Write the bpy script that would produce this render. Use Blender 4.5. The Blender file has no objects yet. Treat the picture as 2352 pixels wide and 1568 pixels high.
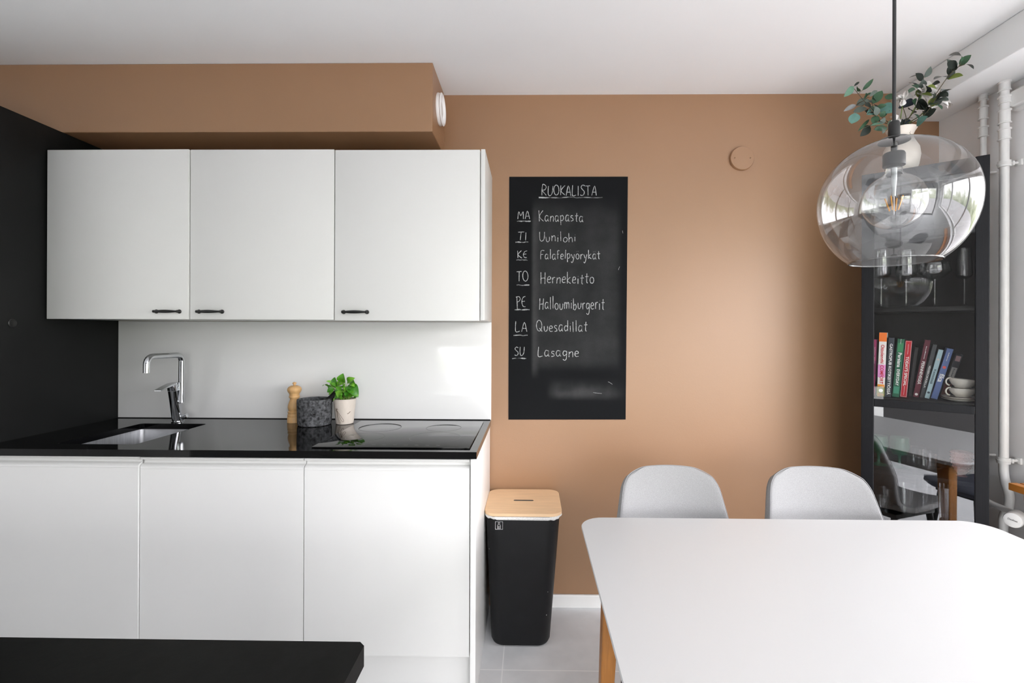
import bpy, bmesh, math, random
from mathutils import Vector, Matrix, Euler
R = math.radians
S = bpy.context.scene
C = S.collection
random.seed(11)

# ------------------------------------------------------------------ camera
D = 2.310          # distance from the camera to the brown wall
XR = 1.955         # window wall
XL = -2.63
YB = -2.3          # wall behind the camera
ZC = 2.4755        # ceiling
PAN = -2.0145       # side of the tall cabinet
cam_data = bpy.data.cameras.new('camera')
cam = bpy.data.objects.new('camera', cam_data)
C.objects.link(cam)
cam_data.sensor_width = 36.0
cam_data.lens = 1094.889 / 2352 * 36.0
cam_data.shift_x = (1176 - 1201.5685) / 2352
cam_data.shift_y = (760.8264 - 784) / 2352
cam_data.clip_start = 0.02
cam.matrix_world = (Matrix.Translation((0, 0, 1.327)) @ Matrix.Rotation(0.0144, 4, 'Z')
                    @ Matrix.Rotation(R(90) + 0.001, 4, 'X') @ Matrix.Rotation(0.0035, 4, 'Z'))
S.camera = cam

# ------------------------------------------------------------------ sky
W = bpy.data.worlds.new('daylight')
S.world = W
W.use_nodes = True
wn, wl = W.node_tree.nodes, W.node_tree.links
wn.clear()
SKY = 5.0
out = wn.new('ShaderNodeOutputWorld')
bg = wn.new('ShaderNodeBackground')
tc = wn.new('ShaderNodeTexCoord')
sep = wn.new('ShaderNodeSeparateXYZ')
noi = wn.new('ShaderNodeTexNoise')
noi.inputs['Scale'].default_value = 9
noi.inputs['Detail'].default_value = 6
add = wn.new('ShaderNodeMath'); add.operation = 'MULTIPLY_ADD'
add.inputs[1].default_value = 0.5; 
rmp = wn.new('ShaderNodeValToRGB')
rmp.color_ramp.elements[0].position = 0.10
rmp.color_ramp.elements[0].color = (0.15, 0.17, 0.11, 1)
rmp.color_ramp.elements[1].position = 0.38
rmp.color_ramp.elements[1].color = (0.985, 0.975, 1.02, 1)
e = rmp.color_ramp.elements.new(0.27); e.color = (0.36, 0.38, 0.30, 1)
wl.new(tc.outputs['Generated'], noi.inputs['Vector'])
wl.new(tc.outputs['Generated'], sep.inputs[0])
wl.new(noi.outputs['Fac'], add.inputs[0])
wl.new(sep.outputs['Z'], add.inputs[2])
wl.new(add.outputs[0], rmp.inputs['Fac'])
wl.new(rmp.outputs['Color'], bg.inputs['Color'])
bg.inputs['Strength'].default_value = SKY
wl.new(bg.outputs[0], out.inputs[0])

def portal(name, loc, rot, sx, sy):
    l = bpy.data.lights.new(name, 'AREA')
    l.shape = 'RECTANGLE'; l.size = sx; l.size_y = sy
    l.cycles.is_portal = True
    o = bpy.data.objects.new(name, l); C.objects.link(o)
    o.location = loc; o.rotation_euler = rot
    return o

# window openings: (y0, y1, z0, z1) in the window wall, (x0, x1, z0, z1) in the wall behind
WINR = (-1.70, 1.62, 0.86, 2.08)
WINB = (-0.12, 1.90, 0.06, 1.98)
portal('window_portal', (XR + .10, (WINR[0] + WINR[1]) / 2, (WINR[2] + WINR[3]) / 2), (0, R(90), 0), WINR[3] - WINR[2], WINR[1] - WINR[0])
portal('window_portal', ((WINB[0] + WINB[1]) / 2, YB - .10, (WINB[2] + WINB[3]) / 2), (R(90), 0, 0), WINB[1] - WINB[0], WINB[3] - WINB[2])

vs = S.view_settings
vs.view_transform = 'Standard'; vs.look = 'None'
vs.exposure = 1.6; vs.gamma = 1.0; vs.use_curve_mapping = False
cy = S.cycles
cy.max_bounces = 12; cy.diffuse_bounces = 5; cy.glossy_bounces = 5
cy.transmission_bounces = 6; cy.transparent_max_bounces = 32
cy.caustics_reflective = False; cy.caustics_refractive = False
cy.sample_clamp_indirect = 6.0

# ------------------------------------------------------------------ materials
def lin(c):
    r = []
    for v in c:
        v /= 255.0
        r.append(v / 12.92 if v <= 0.04045 else ((v + 0.055) / 1.055) ** 2.4)
    return (r[0], r[1], r[2], 1.0)

MATS = {}
def mat(name, col, rough=0.5, metal=0.0, spec=0.5, vary=0.0, vscale=8.0, bump=0.0, bscale=200.0, coat=0.0, stretch=None, col2=None):
    m = bpy.data.materials.new(name); MATS[name] = m
    m.use_nodes = True
    n, l = m.node_tree.nodes, m.node_tree.links
    b = n['Principled BSDF']
    c = lin(col)
    b.inputs['Base Color'].default_value = c
    b.inputs['Roughness'].default_value = rough
    b.inputs['Metallic'].default_value = metal
    b.inputs['Specular IOR Level'].default_value = spec
    b.inputs['Coat Weight'].default_value = coat
    b.inputs['Coat Roughness'].default_value = 0.48
    t = n.new('ShaderNodeTexCoord')
    mp = n.new('ShaderNodeMapping')
    l.new(t.outputs['Object'], mp.inputs['Vector'])
    if stretch: mp.inputs['Scale'].default_value = stretch
    if vary > 0 or col2:
        nz = n.new('ShaderNodeTexNoise'); nz.inputs['Scale'].default_value = vscale; nz.inputs['Detail'].default_value = 5
        l.new(mp.outputs[0], nz.inputs['Vector'])
        rp = n.new('ShaderNodeValToRGB')
        rp.color_ramp.elements[0].position = 0.3; rp.color_ramp.elements[1].position = 0.7
        d = lin(col2) if col2 else tuple(min(1, x * (1 - vary)) for x in c[:3]) + (1,)
        rp.color_ramp.elements[0].color = d
        rp.color_ramp.elements[1].color = c if col2 else tuple(min(1, x * (1 + vary)) for x in c[:3]) + (1,)
        l.new(nz.outputs['Fac'], rp.inputs['Fac'])
        l.new(rp.outputs['Color'], b.inputs['Base Color'])
    if bump > 0:
        nb = n.new('ShaderNodeTexNoise'); nb.inputs['Scale'].default_value = bscale; nb.inputs['Detail'].default_value = 3
        l.new(mp.outputs[0], nb.inputs['Vector'])
        bp = n.new('ShaderNodeBump'); bp.inputs['Strength'].default_value = bump; bp.inputs['Distance'].default_value = 0.002
        l.new(nb.outputs['Fac'], bp.inputs['Height'])
        l.new(bp.outputs[0], b.inputs['Normal'])
    return m

def thin_glass(name, tint=(1, 1, 1), edge=(0.6, 0.62, 0.62), f0=0.07, rough=0.0, power=3.0, body=None):
    """one wall of thin glass: clear, mirror-like towards grazing angles, darker where the path through it is long"""
    m = bpy.data.materials.new(name); MATS[name] = m
    m.use_nodes = True
    n, l = m.node_tree.nodes, m.node_tree.links
    n.clear()
    o = n.new('ShaderNodeOutputMaterial')
    lw = n.new('ShaderNodeLayerWeight'); lw.inputs['Blend'].default_value = 0.5
    p5 = n.new('ShaderNodeMath'); p5.operation = 'POWER'; p5.inputs[1].default_value = 5.0
    sc = n.new('ShaderNodeMath'); sc.operation = 'MULTIPLY_ADD'; sc.inputs[1].default_value = 1 - f0; sc.inputs[2].default_value = f0
    pe = n.new('ShaderNodeMath'); pe.operation = 'POWER'; pe.inputs[1].default_value = power
    mx = n.new('ShaderNodeMix'); mx.data_type = 'RGBA'
    mx.inputs[6].default_value = (*tint, 1); mx.inputs[7].default_value = (*edge, 1)
    tr = n.new('ShaderNodeBsdfTransparent'); gl = n.new('ShaderNodeBsdfGlossy'); gl.inputs['Roughness'].default_value = rough
    ms = n.new('ShaderNodeMixShader')
    l.new(lw.outputs['Facing'], p5.inputs[0]); l.new(p5.outputs[0], sc.inputs[0])
    l.new(lw.outputs['Facing'], pe.inputs[0]); l.new(pe.outputs[0], mx.inputs[0])
    l.new(mx.outputs[2], tr.inputs['Color'])
    l.new(sc.outputs[0], ms.inputs[0]); l.new(tr.outputs[0], ms.inputs[1]); l.new(gl.outputs[0], ms.inputs[2])
    if body:
        df = n.new('ShaderNodeBsdfDiffuse'); df.inputs['Color'].default_value = (*body[0], 1)
        m2 = n.new('ShaderNodeMixShader'); m2.inputs[0].default_value = body[1]
        l.new(ms.outputs[0], m2.inputs[1]); l.new(df.outputs[0], m2.inputs[2]); l.new(m2.outputs[0], o.inputs[0])
    else: l.new(ms.outputs[0], o.inputs[0])
    return m

M = MATS
mat('brown_paint', (149, 111, 77), 0.48, spec=0.8, coat=0.28, vary=0.02, vscale=3, bump=0.10, bscale=160)
mat('white_paint', (242, 242, 242), 0.7, spec=0.3, vary=0.01, bump=0.08, bscale=180)
mat('far_wall', (118, 116, 116), 0.8, spec=.2)
mat('ceiling_paint', (238, 240, 240), 0.85, spec=0.2, vary=0.01, vscale=2, bump=0.06, bscale=220)
mat('white_laminate', (217, 217, 215), 0.38, spec=0.4, vary=0.006, vscale=3, bump=0.02, bscale=300)
mat('white_edge', (238, 238, 236), 0.3)
mat('black_laminate', (20, 21, 21), 0.5, spec=0.2, bump=0.03, bscale=300, vary=0.15, vscale=4)
mat('black_stone', (8, 8, 9), 0.06, spec=0.25, vary=0.25, vscale=60)
mat('island_stone', (11, 12, 11), 0.42, spec=0.10, vary=0.35, vscale=45, bump=0.06, bscale=90)
mat('hob_glass', (8, 8, 9), 0.03, spec=0.30)
mat('hob_print', (58, 59, 59), 0.3)
mat('backsplash_glass', (228, 228, 228), 0.10, spec=0.4)
mat('black_rubber', (14, 14, 14), 0.6)
mat('chrome', (205, 207, 210), 0.07, metal=1.0)
mat('steel', (212, 213, 215), 0.36, metal=1.0, vary=0.12, vscale=12, stretch=(1, 8, 1))
mat('black_metal', (14, 14, 14), 0.38, spec=0.5)
mat('beech', (206, 164, 112), 0.42, spec=0.4, vary=0.12, vscale=30, stretch=(4, 4, 0.5))
mat('birch_ply', (232, 198, 158), 0.5, spec=0.3, vary=0.06, vscale=10, stretch=(1, 6, 1))
mat('oak', (150, 98, 42), 0.4, spec=0.4, vary=0.16, vscale=26, stretch=(5, 5, 0.4))
mat('oak_shelf', (205, 132, 58), 0.4, spec=0.4, vary=0.14, vscale=26, stretch=(5, 0.4, 5))
mat('granite_mortar', (104, 105, 108), 0.8, spec=0.2, vscale=80, col2=(13, 13, 14), bump=0.35, bscale=120, vary=0.3)
mat('granite_dark', (20, 20, 21), 0.7, spec=0.3, vary=0.3, vscale=40, bump=0.2, bscale=120)
mat('pot_ceramic', (204, 194, 184), 0.4, spec=0.5, vary=0.10, vscale=30, stretch=(1, 1, .3))
mat('pot_print', (92, 74, 58), 0.6)
mat('soil', (46, 36, 28), 0.95)
for i, c in enumerate([(84, 148, 34), (60, 124, 26), (112, 172, 48)]):
    mat('basil_%s' % 'abc'[i], c, 0.38, spec=0.5, vary=0.18, vscale=40)
mat('herb_stem', (110, 140, 62), 0.6)
for k, c in {0: (92, 126, 106), 1: (58, 88, 64), 2: (38, 46, 40), 3: (96, 108, 100), 4: (146, 150, 150), 5: (86, 126, 116), 6: (40, 52, 66), 7: (116, 130, 60)}.items():
    mat('leaf_%d' % k, c, 0.6, spec=0.3, vary=0.12, vscale=60)
mat('branch', (88, 84, 64), 0.7)
mat('petal', (236, 234, 230), 0.6, vary=0.03, vscale=40)
mat('vase_ceramic', (232, 224, 212), 0.35, vary=0.03, vscale=9)
mat('bookcase_black', (20, 21, 24), 0.48, spec=0.22, vary=0.22, vscale=40, stretch=(8, 8, 0.35), bump=0.12, bscale=90)
mat('bookcase_inside', (22, 22, 22), 0.55, spec=0.2, vary=0.15, vscale=30, stretch=(6, 6, 0.5))
mat('chair_fabric', (150, 150, 150), 0.92, spec=0.1, vary=0.10, vscale=420, bump=0.35, bscale=700)
mat('chair_fabric_dark', (96, 99, 110), 0.92, spec=0.1, vary=0.10, vscale=420, bump=0.3, bscale=700)
mat('seam', (138, 138, 139), 0.9)
mat('table_white', (186, 186, 185), 0.32, spec=0.45)
mat('table_edge', (190, 191, 192), 0.45)
mat('bin_black', (15, 16, 18), 0.45, spec=0.3, vary=0.2, vscale=14)
mat('bag_white', (228, 228, 226), 0.75, vary=0.12, vscale=260)
mat('print_white', (225, 225, 225), 0.6)
mat('plastic_white', (236, 236, 234), 0.35)
mat('pipe_paint', (226, 226, 224), 0.38, vary=0.02, vscale=30, bump=0.1, bscale=60)
mat('slot_shade_ink', (70, 68, 66), 0.7)  # dark grey painted as shade in the lid slot, also the dial lettering
mat('screw', (132, 104, 78), 0.4, metal=0.6)
mat('cord_black', (34, 34, 36), 0.6)
mat('filament', (232, 160, 44), 0.5)
mat('white_reflector', (226, 226, 224), 0.4)
mat('glass_stem', (210, 214, 214), 0.08)
mat('porcelain', (226, 222, 212), 0.25, vary=0.05, vscale=20)
mat('porcelain_rim', (120, 112, 98), 0.4)
mat('paved_ground', (150, 149, 149), 0.9, vary=0.3, vscale=3)
thin_glass('lamp_glass', (0.955, 0.96, 0.96), (0.34, 0.35, 0.35), 0.11, power=3.2)
thin_glass('bulb_glass', (0.95, 0.955, 0.955), (0.34, 0.34, 0.34), 0.16, power=3)
thin_glass('pane_glass', (0.98, 0.985, 0.985), (0.8, 0.82, 0.82), 0.07)
thin_glass('mirror_pane', (0.92, 0.93, 0.94), (0.7, 0.72, 0.72), 0.19)
thin_glass('handle_glass', (0.9, 0.905, 0.905), (0.45, 0.47, 0.47), 0.10, power=1.6)
thin_glass('clear_glass', (0.95, 0.955, 0.955), (0.55, 0.57, 0.57), 0.13, power=2.5)
thin_glass('green_glass', (0.12, 0.62, 0.36), (0.02, 0.22, 0.10), 0.12, power=2, body=((.02, .55, .28), .14))
thin_glass('pink_glass', (0.95, 0.62, 0.56), (0.72, 0.30, 0.26), 0.14, power=2, body=((.95, .50, .44), .75))

def floor_mat():
    m = mat('floor_tile', (176, 175, 175), 0.55, spec=0.35)
    n, l = m.node_tree.nodes, m.node_tree.links
    b = n['Principled BSDF']
    t = n.new('ShaderNodeTexCoord'); sp = n.new('ShaderNodeSeparateXYZ'); l.new(t.outputs['Object'], sp.inputs[0])
    def joint(sock, off):
        a = n.new('ShaderNodeMath'); a.operation = 'ADD'; a.inputs[1].default_value = off; l.new(sock, a.inputs[0])
        p = n.new('ShaderNodeMath'); p.operation = 'PINGPONG'; p.inputs[1].default_value = 0.3; l.new(a.outputs[0], p.inputs[0])
        g = n.new('ShaderNodeMath'); g.operation = 'LESS_THAN'; g.inputs[1].default_value = 0.0024; l.new(p.outputs[0], g.inputs[0])
        return g
    gx = joint(sp.outputs['X'], 0.104 + 6.0); gy = joint(sp.outputs['Y'], -1.872 + 6.0)
    mx = n.new('ShaderNodeMath'); mx.operation = 'MAXIMUM'; l.new(gx.outputs[0], mx.inputs[0]); l.new(gy.outputs[0], mx.inputs[1])
    nz = n.new('ShaderNodeTexNoise'); nz.inputs['Scale'].default_value = 9; nz.inputs['Detail'].default_value = 8; l.new(t.outputs['Object'], nz.inputs['Vector'])
    rp = n.new('ShaderNodeValToRGB'); rp.color_ramp.elements[0].position = .3; rp.color_ramp.elements[1].position = .75
    rp.color_ramp.elements[0].color = lin((212, 213, 214)); rp.color_ramp.elements[1].color = lin((226, 227, 228))
    l.new(nz.outputs['Fac'], rp.inputs['Fac'])
    cm = n.new('ShaderNodeMix'); cm.data_type = 'RGBA'; l.new(mx.outputs[0], cm.inputs[0]); l.new(rp.outputs['Color'], cm.inputs[6]); cm.inputs[7].default_value = lin((238, 238, 238))
    l.new(cm.outputs[2], b.inputs['Base Color'])
floor_mat()
def speck_mat():
    m = M['bin_black']; n, l = m.node_tree.nodes, m.node_tree.links
    b = n['Principled BSDF']; old = b.inputs['Base Color'].links[0].from_socket
    t = n.new('ShaderNodeTexCoord'); v = n.new('ShaderNodeTexVoronoi'); v.inputs['Scale'].default_value = 17
    l.new(t.outputs['Object'], v.inputs['Vector'])
    s = n.new('ShaderNodeMath'); s.operation = 'LESS_THAN'; s.inputs[1].default_value = 0.045; l.new(v.outputs['Distance'], s.inputs[0])
    z = n.new('ShaderNodeTexNoise'); z.inputs['Scale'].default_value = 5; l.new(t.outputs['Object'], z.inputs['Vector'])
    g = n.new('ShaderNodeMath'); g.operation = 'GREATER_THAN'; g.inputs[1].default_value = 0.5; l.new(z.outputs['Fac'], g.inputs[0])
    k = n.new('ShaderNodeMath'); k.operation = 'MULTIPLY'; l.new(s.outputs[0], k.inputs[0]); l.new(g.outputs[0], k.inputs[1])
    x = n.new('ShaderNodeMix'); x.data_type = 'RGBA'; l.new(k.outputs[0], x.inputs[0]); l.new(old, x.inputs[6]); x.inputs[7].default_value = lin((190, 190, 188))
    l.new(x.outputs[2], b.inputs['Base Color'])
speck_mat()

# ------------------------------------------------------------------ mesh helpers
def box(bm, x0, x1, y0, y1, z0, z1, bev=0.0, seg=2):
    r = bmesh.ops.create_cube(bm, size=1.0)
    vs_ = r['verts']
    for v in vs_:
        v.co = Vector(((x0 + x1) / 2 + v.co.x * (x1 - x0), (y0 + y1) / 2 + v.co.y * (y1 - y0), (z0 + z1) / 2 + v.co.z * (z1 - z0)))
    if bev > 0:
        es = list({e_ for v in vs_ for e_ in v.link_edges})
        bmesh.ops.bevel(bm, geom=es, offset=bev, segments=seg, affect='EDGES', profile=0.5)
    return bm

def loft(bm, rings, cap0=True, cap1=True, closed=True):
    rs = [[bm.verts.new(p) for p in ring] for ring in rings]
    n = len(rs[0])
    for a, b in zip(rs, rs[1:]):
        for i in range(n if closed else n - 1):
            j = (i + 1) % n
            try: bm.faces.new((a[i], a[j], b[j], b[i]))
            except ValueError: pass
    if cap0: bm.faces.new(rs[0][::-1])
    if cap1: bm.faces.new(rs[-1])
    return bm

def rrect(w, d, r, n=6, cx=0, cy_=0, z=0):
    pts = []
    for sx, sy, a0 in ((1, 1, 0), (-1, 1, 90), (-1, -1, 180), (1, -1, 270)):
        for k in range(n + 1):
            a = R(a0 + 90 * k / n)
            pts.append((cx + sx * (w / 2 - r) + r * math.cos(a), cy_ + sy * (d / 2 - r) + r * math.sin(a), z))
    return pts

def lathe(bm, prof, n=32, c=(0, 0, 0), cap0=False, cap1=False):
    rings = [[(c[0] + r * math.cos(2 * math.pi * k / n), c[1] + r * math.sin(2 * math.pi * k / n), c[2] + z) for k in range(n)] for r, z in prof]
    return loft(bm, rings, cap0, cap1)

def smooth_path(pts, k=6):
    pts = [Vector(p) for p in pts]
    o = []
    for i in range(len(pts) - 1):
        p0 = pts[max(0, i - 1)]; p1 = pts[i]; p2 = pts[i + 1]; p3 = pts[min(len(pts) - 1, i + 2)]
        for j in range(k):
            t = j / k
            o.append(0.5 * ((2 * p1) + (p2 - p0) * t + (2 * p0 - 5 * p1 + 4 * p2 - p3) * t * t + (3 * p1 - p0 - 3 * p2 + p3) * t ** 3))
    o.append(pts[-1])
    return o

def tube(bm, pts, rad, n=10, cap=True):
    pts = [Vector(p) for p in pts]
    if not isinstance(rad, (list, tuple)): rad = [rad] * len(pts)
    rings = []
    up = None
    for i, p in enumerate(pts):
        d = (pts[min(i + 1, len(pts) - 1)] - pts[max(i - 1, 0)]).normalized()
        if up is None:
            up = Vector((0, 0, 1)) if abs(d.z) < 0.9 else Vector((1, 0, 0))
        s = d.cross(up).normalized(); up = s.cross(d).normalized()
        rings.append([tuple(p + (s * math.cos(2 * math.pi * k / n) + up * math.sin(2 * math.pi * k / n)) * rad[i]) for k in range(n)])
    return loft(bm, rings, cap, cap)

def prism(bm, poly, axis, a, b):
    """poly of (u, v) extruded along axis 'x' (u=y, v=z) , 'y' (u=x, v=z) or 'z' (u=x, v=y)"""
    f = {'x': lambda u, v, t: (t, u, v), 'y': lambda u, v, t: (u, t, v), 'z': lambda u, v, t: (u, v, t)}[axis]
    return loft(bm, [[f(u, v, a) for u, v in poly], [f(u, v, b) for u, v in poly]])

def obj(name, bm, m, parent=None, smooth=35, mods=None, label=None):
    bmesh.ops.recalc_face_normals(bm, faces=bm.faces[:])
    me = bpy.data.meshes.new(name)
    bm.to_mesh(me); bm.free()
    for mm in (m if isinstance(m, (list, tuple)) else [m]):
        me.materials.append(M[mm] if isinstance(mm, str) else mm)
    if smooth:
        for p in me.polygons: p.use_smooth = True
        if len(me.polygons) < 160 and smooth <= 40:
            big = max(p.area for p in me.polygons) * .12
            for p in me.polygons: p.use_smooth = p.area < big
        me.set_sharp_from_angle(angle=R(smooth))
    o = bpy.data.objects.new(name, me)
    C.objects.link(o)
    if parent: o.parent = parent
    if label: o['label'] = label
    return o

def tag(o, label, cat, group=None):
    o['label'] = label; o['category'] = cat
    if group: o['group'] = group
    return o

def thing(name, label, cat, loc=(0, 0, 0), rotz=0.0, group=None):
    o = bpy.data.objects.new(name, None)
    o.empty_display_size = 0.05
    C.objects.link(o)
    o.location = loc; o.rotation_euler = (0, 0, rotz)
    return tag(o, label, cat, group)

def struct(name, bm, m, smooth=0):
    o = obj(name, bm, m, None, smooth); o['kind'] = 'structure'
    return o

def B(*a, **k): return box(bmesh.new(), *a, **k)

def text_mesh(name, s, size, m, parent, mtx, width=None, extrude=0.0003, shear=0.0, bold=0.0):
    cu = bpy.data.curves.new(name, 'FONT')
    cu.body = s; cu.size = size; cu.extrude = extrude; cu.align_x = 'CENTER'; cu.align_y = 'CENTER'; cu.shear = shear; cu.offset = bold * size
    cu.resolution_u = 3
    t = bpy.data.objects.new(name, cu); C.objects.link(t)
    bpy.context.view_layer.update()
    me = bpy.data.meshes.new_from_object(t.evaluated_get(bpy.context.evaluated_depsgraph_get()))
    bpy.data.objects.remove(t); bpy.data.curves.remove(cu)
    if width:
        xs = [v.co.x for v in me.vertices]
        k = width / (max(xs) - min(xs))
        for v in me.vertices: v.co.x *= k
    me.transform(mtx)
    me.materials.clear(); me.materials.append(M[m])
    o = bpy.data.objects.new(name, me); C.objects.link(o)
    if parent: o.parent = parent
    return o

def leaf_bm(bm, base, tip, width, face, curl=0.12, fold=0.18, mi=0, n=7, shape=0.8):
    """a leaf blade from base to tip, its upper side towards the direction face, slightly arched and folded along its midrib"""
    b, t = Vector(base), Vector(tip)
    d = t - b; L = d.length; d.normalize()
    s = d.cross(Vector(face)).normalized(); nn = s.cross(d).normalized()
    rows = []
    for i in range(n + 1):
        u = i / n
        w = width / 2 * (math.sin(math.pi * u ** shape) ** 0.75 if 0 < u < 1 else 0.03)
        c = b + d * (L * u) + nn * (curl * L * math.sin(math.pi * u))
        rows.append([c - s * w - nn * (-fold * w), c - s * w * .5 + nn * (fold * w * .25), c, c + s * w * .5 + nn * (fold * w * .25), c + s * w + nn * (fold * w)])
    vs_ = [[bm.verts.new(p) for p in r] for r in rows]
    for a, c in zip(vs_, vs_[1:]):
        for i in range(4):
            f = bm.faces.new((a[i], a[i + 1], c[i + 1], c[i])); f.material_index = mi

def to_local(me, parent):
    m = Matrix.Identity(4); p = parent
    while p is not None:
        m = p.matrix_basis @ m; p = p.parent
    me.transform(m.inverted())

def wobj(name, bm, m, parent, smooth=35, label=None):
    """like obj(), the mesh given in world coordinates"""
    o = obj(name, bm, m, None, smooth, label=label)
    to_local(o.data, parent); o.parent = parent
    return o

# ------------------------------------------------------------------ the room
struct('floor', B(XL - .2, XR + .3, YB - .2, D + .2, -0.1, 0.0), 'floor_tile')
struct('ceiling', B(XL - .2, XR + .3, YB - .2, D + .2, ZC, ZC + .15), 'ceiling_paint')
struct('wall_back', B(XL - .2, XR + .3, D, D + .2, 0, ZC), 'brown_paint')
def holed_wall(name, m, x0, x1, y0, y1, hole, along):
    bm = bmesh.new(); a, b, z0, z1 = hole
    if along == 'y':
        box(bm, x0, x1, y0, a, 0, ZC); box(bm, x0, x1, b, y1, 0, ZC); box(bm, x0, x1, a, b, 0, z0); box(bm, x0, x1, a, b, z1, ZC)
    else:
        box(bm, x0, a, y0, y1, 0, ZC); box(bm, b, x1, y0, y1, 0, ZC); box(bm, a, b, y0, y1, 0, z0); box(bm, a, b, y0, y1, z1, ZC)
    return struct(name, bm, m)
holed_wall('wall_right', 'white_paint', XR, XR + .3, YB, D, WINR, 'y')
struct('wall_left', B(XL - .2, XL, YB, D, 0, ZC), 'white_paint')
holed_wall('wall_front', 'far_wall', XL, XR, YB - .2, YB, WINB, 'x')

def window(name, a, b, z0, z1, pos, along, cols):
    bm = bmesh.new(); w = 0.05
    def bar(u0, u1, v0, v1):
        if along == 'y': box(bm, pos, pos + .06, u0, u1, v0, v1, .004)
        else: box(bm, u0, u1, pos, pos + .06, v0, v1, .004)
    bar(a, b, z0, z0 + w); bar(a, b, z1 - w, z1)
    bar(a, a + w, z0 + w, z1 - w); bar(b - w, b, z0 + w, z1 - w)
    for c in cols: bar(c - .035, c + .035, z0 + w, z1 - w)
    o = struct(name, bm, 'plastic_white')
    return o
window('window_1', *WINR, XR + .16, 'y', [0.5, -0.6])
window('window_2', *WINB, YB - .14, 'x', [0.66])

# boxed duct under the ceiling over the kitchen, and the beam over the window
struct('trim_1', B(XL, -0.4194, D - .2817, D - .0005, 2.1805, ZC - .0005, .003), 'brown_paint')
struct('trim_2', B(1.743, XR + .0005, YB, D - .0006, 2.339, ZC - .0006, .004), 'ceiling_paint')
struct('baseboard_back', B(-0.187, XR, D - .014, D, 0, 0.062, .003), 'white_edge')

# ------------------------------------------------------------------ tall black cabinet (left)
t = thing('tall_cabinet', 'tall matt black cabinet closing off the left end of the kitchen run', 'cabinet', (PAN - .30, D - .31, 0))
wobj('body', B(PAN - .60, PAN, D - .60, D - .001, .0, 2.179, .002), 'black_laminate', t)
wobj('door', B(PAN - .598, PAN - .002, D - .622, D - .602, .10, 2.176, .002), 'black_laminate', t)
bm = bmesh.new()
lathe(bm, [(0.0001, 0), (.0165, 0), (.0165, .002), (.014, .0035), (.0105, .0025), (.0001, .0022)], 28)
bm.transform(Matrix.Translation((PAN + .0002, 1.826, 1.354)) @ Matrix.Rotation(R(90), 4, 'Y'))
wobj('hole_cap', bm, 'black_metal', t, label='small round black cap on the cabinet side')

# ------------------------------------------------------------------ wall cabinets
ZUT, ZUB, DU = 2.0741, 1.3738, .3663
def handle_bm():
    bm = bmesh.new()
    for s in (-1, 1):
        lathe(bm, [(.0085, 0), (.0085, .003), (.006, .006), (.0052, .016), (.0001, .020)], 16, (s * .048, 0, 0), cap0=True)
    pts, rad = [], []
    for k in range(19):
        u = -1 + 2 * k / 18
        pts.append((u * .05, 0, .015 + .006 * (1 - u * u)))
        rad.append(.0034 + .0032 * (1 - u * u) ** 1.5 + (.0022 if abs(u) > .93 else 0))
    tube(bm, pts, rad, 12)
    bm.transform(Matrix.Rotation(R(90), 4, 'X'))
    return bm
XU = -0.2044
labs = ['white wall cabinet beside the black cabinet, left of three, its door slightly ajar',
        'white wall cabinet in the middle of the three above the worktop',
        'white wall cabinet nearest the chalkboard, rightmost of three']
for i in range(3):
    x0 = XU - 1.8 + .6 * i; x1 = x0 + .6
    t = thing('wall_cabinet', labs[i], 'cabinet', (x0 + .3, D - .17, ZUB), 0, 'white wall cabinets over the worktop')
    wobj('body', B(x0 + (.004 if i == 0 else .0005), x1 - .0005, D - DU + .022, D - .001, ZUB + .001, ZUT - .001, .001), 'white_laminate', t)
    dz = -.0025 if i == 2 else 0
    dr = bpy.data.objects.new('door', None)
    dm = obj('door', B(.0015, .5975, -.018, 0, ZUB + dz, ZUT + dz, .0016), 'white_laminate', t)
    dm.location = (-.3, -(DU - .0205) + .17 , -ZUB)
    if i == 0: dm.rotation_euler = (0, 0, R(-0.5))
    h = obj('handle', handle_bm(), 'black_metal', dm)
    hx = {0: .6 - .086, 1: .088, 2: .088}[i]
    h.location = (hx, -.018, ZUB + .032)
    if i == 2:
        wobj('end_panel', B(x1 + .001, x1 + .0185, D - DU + .004, D - .001, ZUB, ZUT, .001), 'white_laminate', t)

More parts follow.
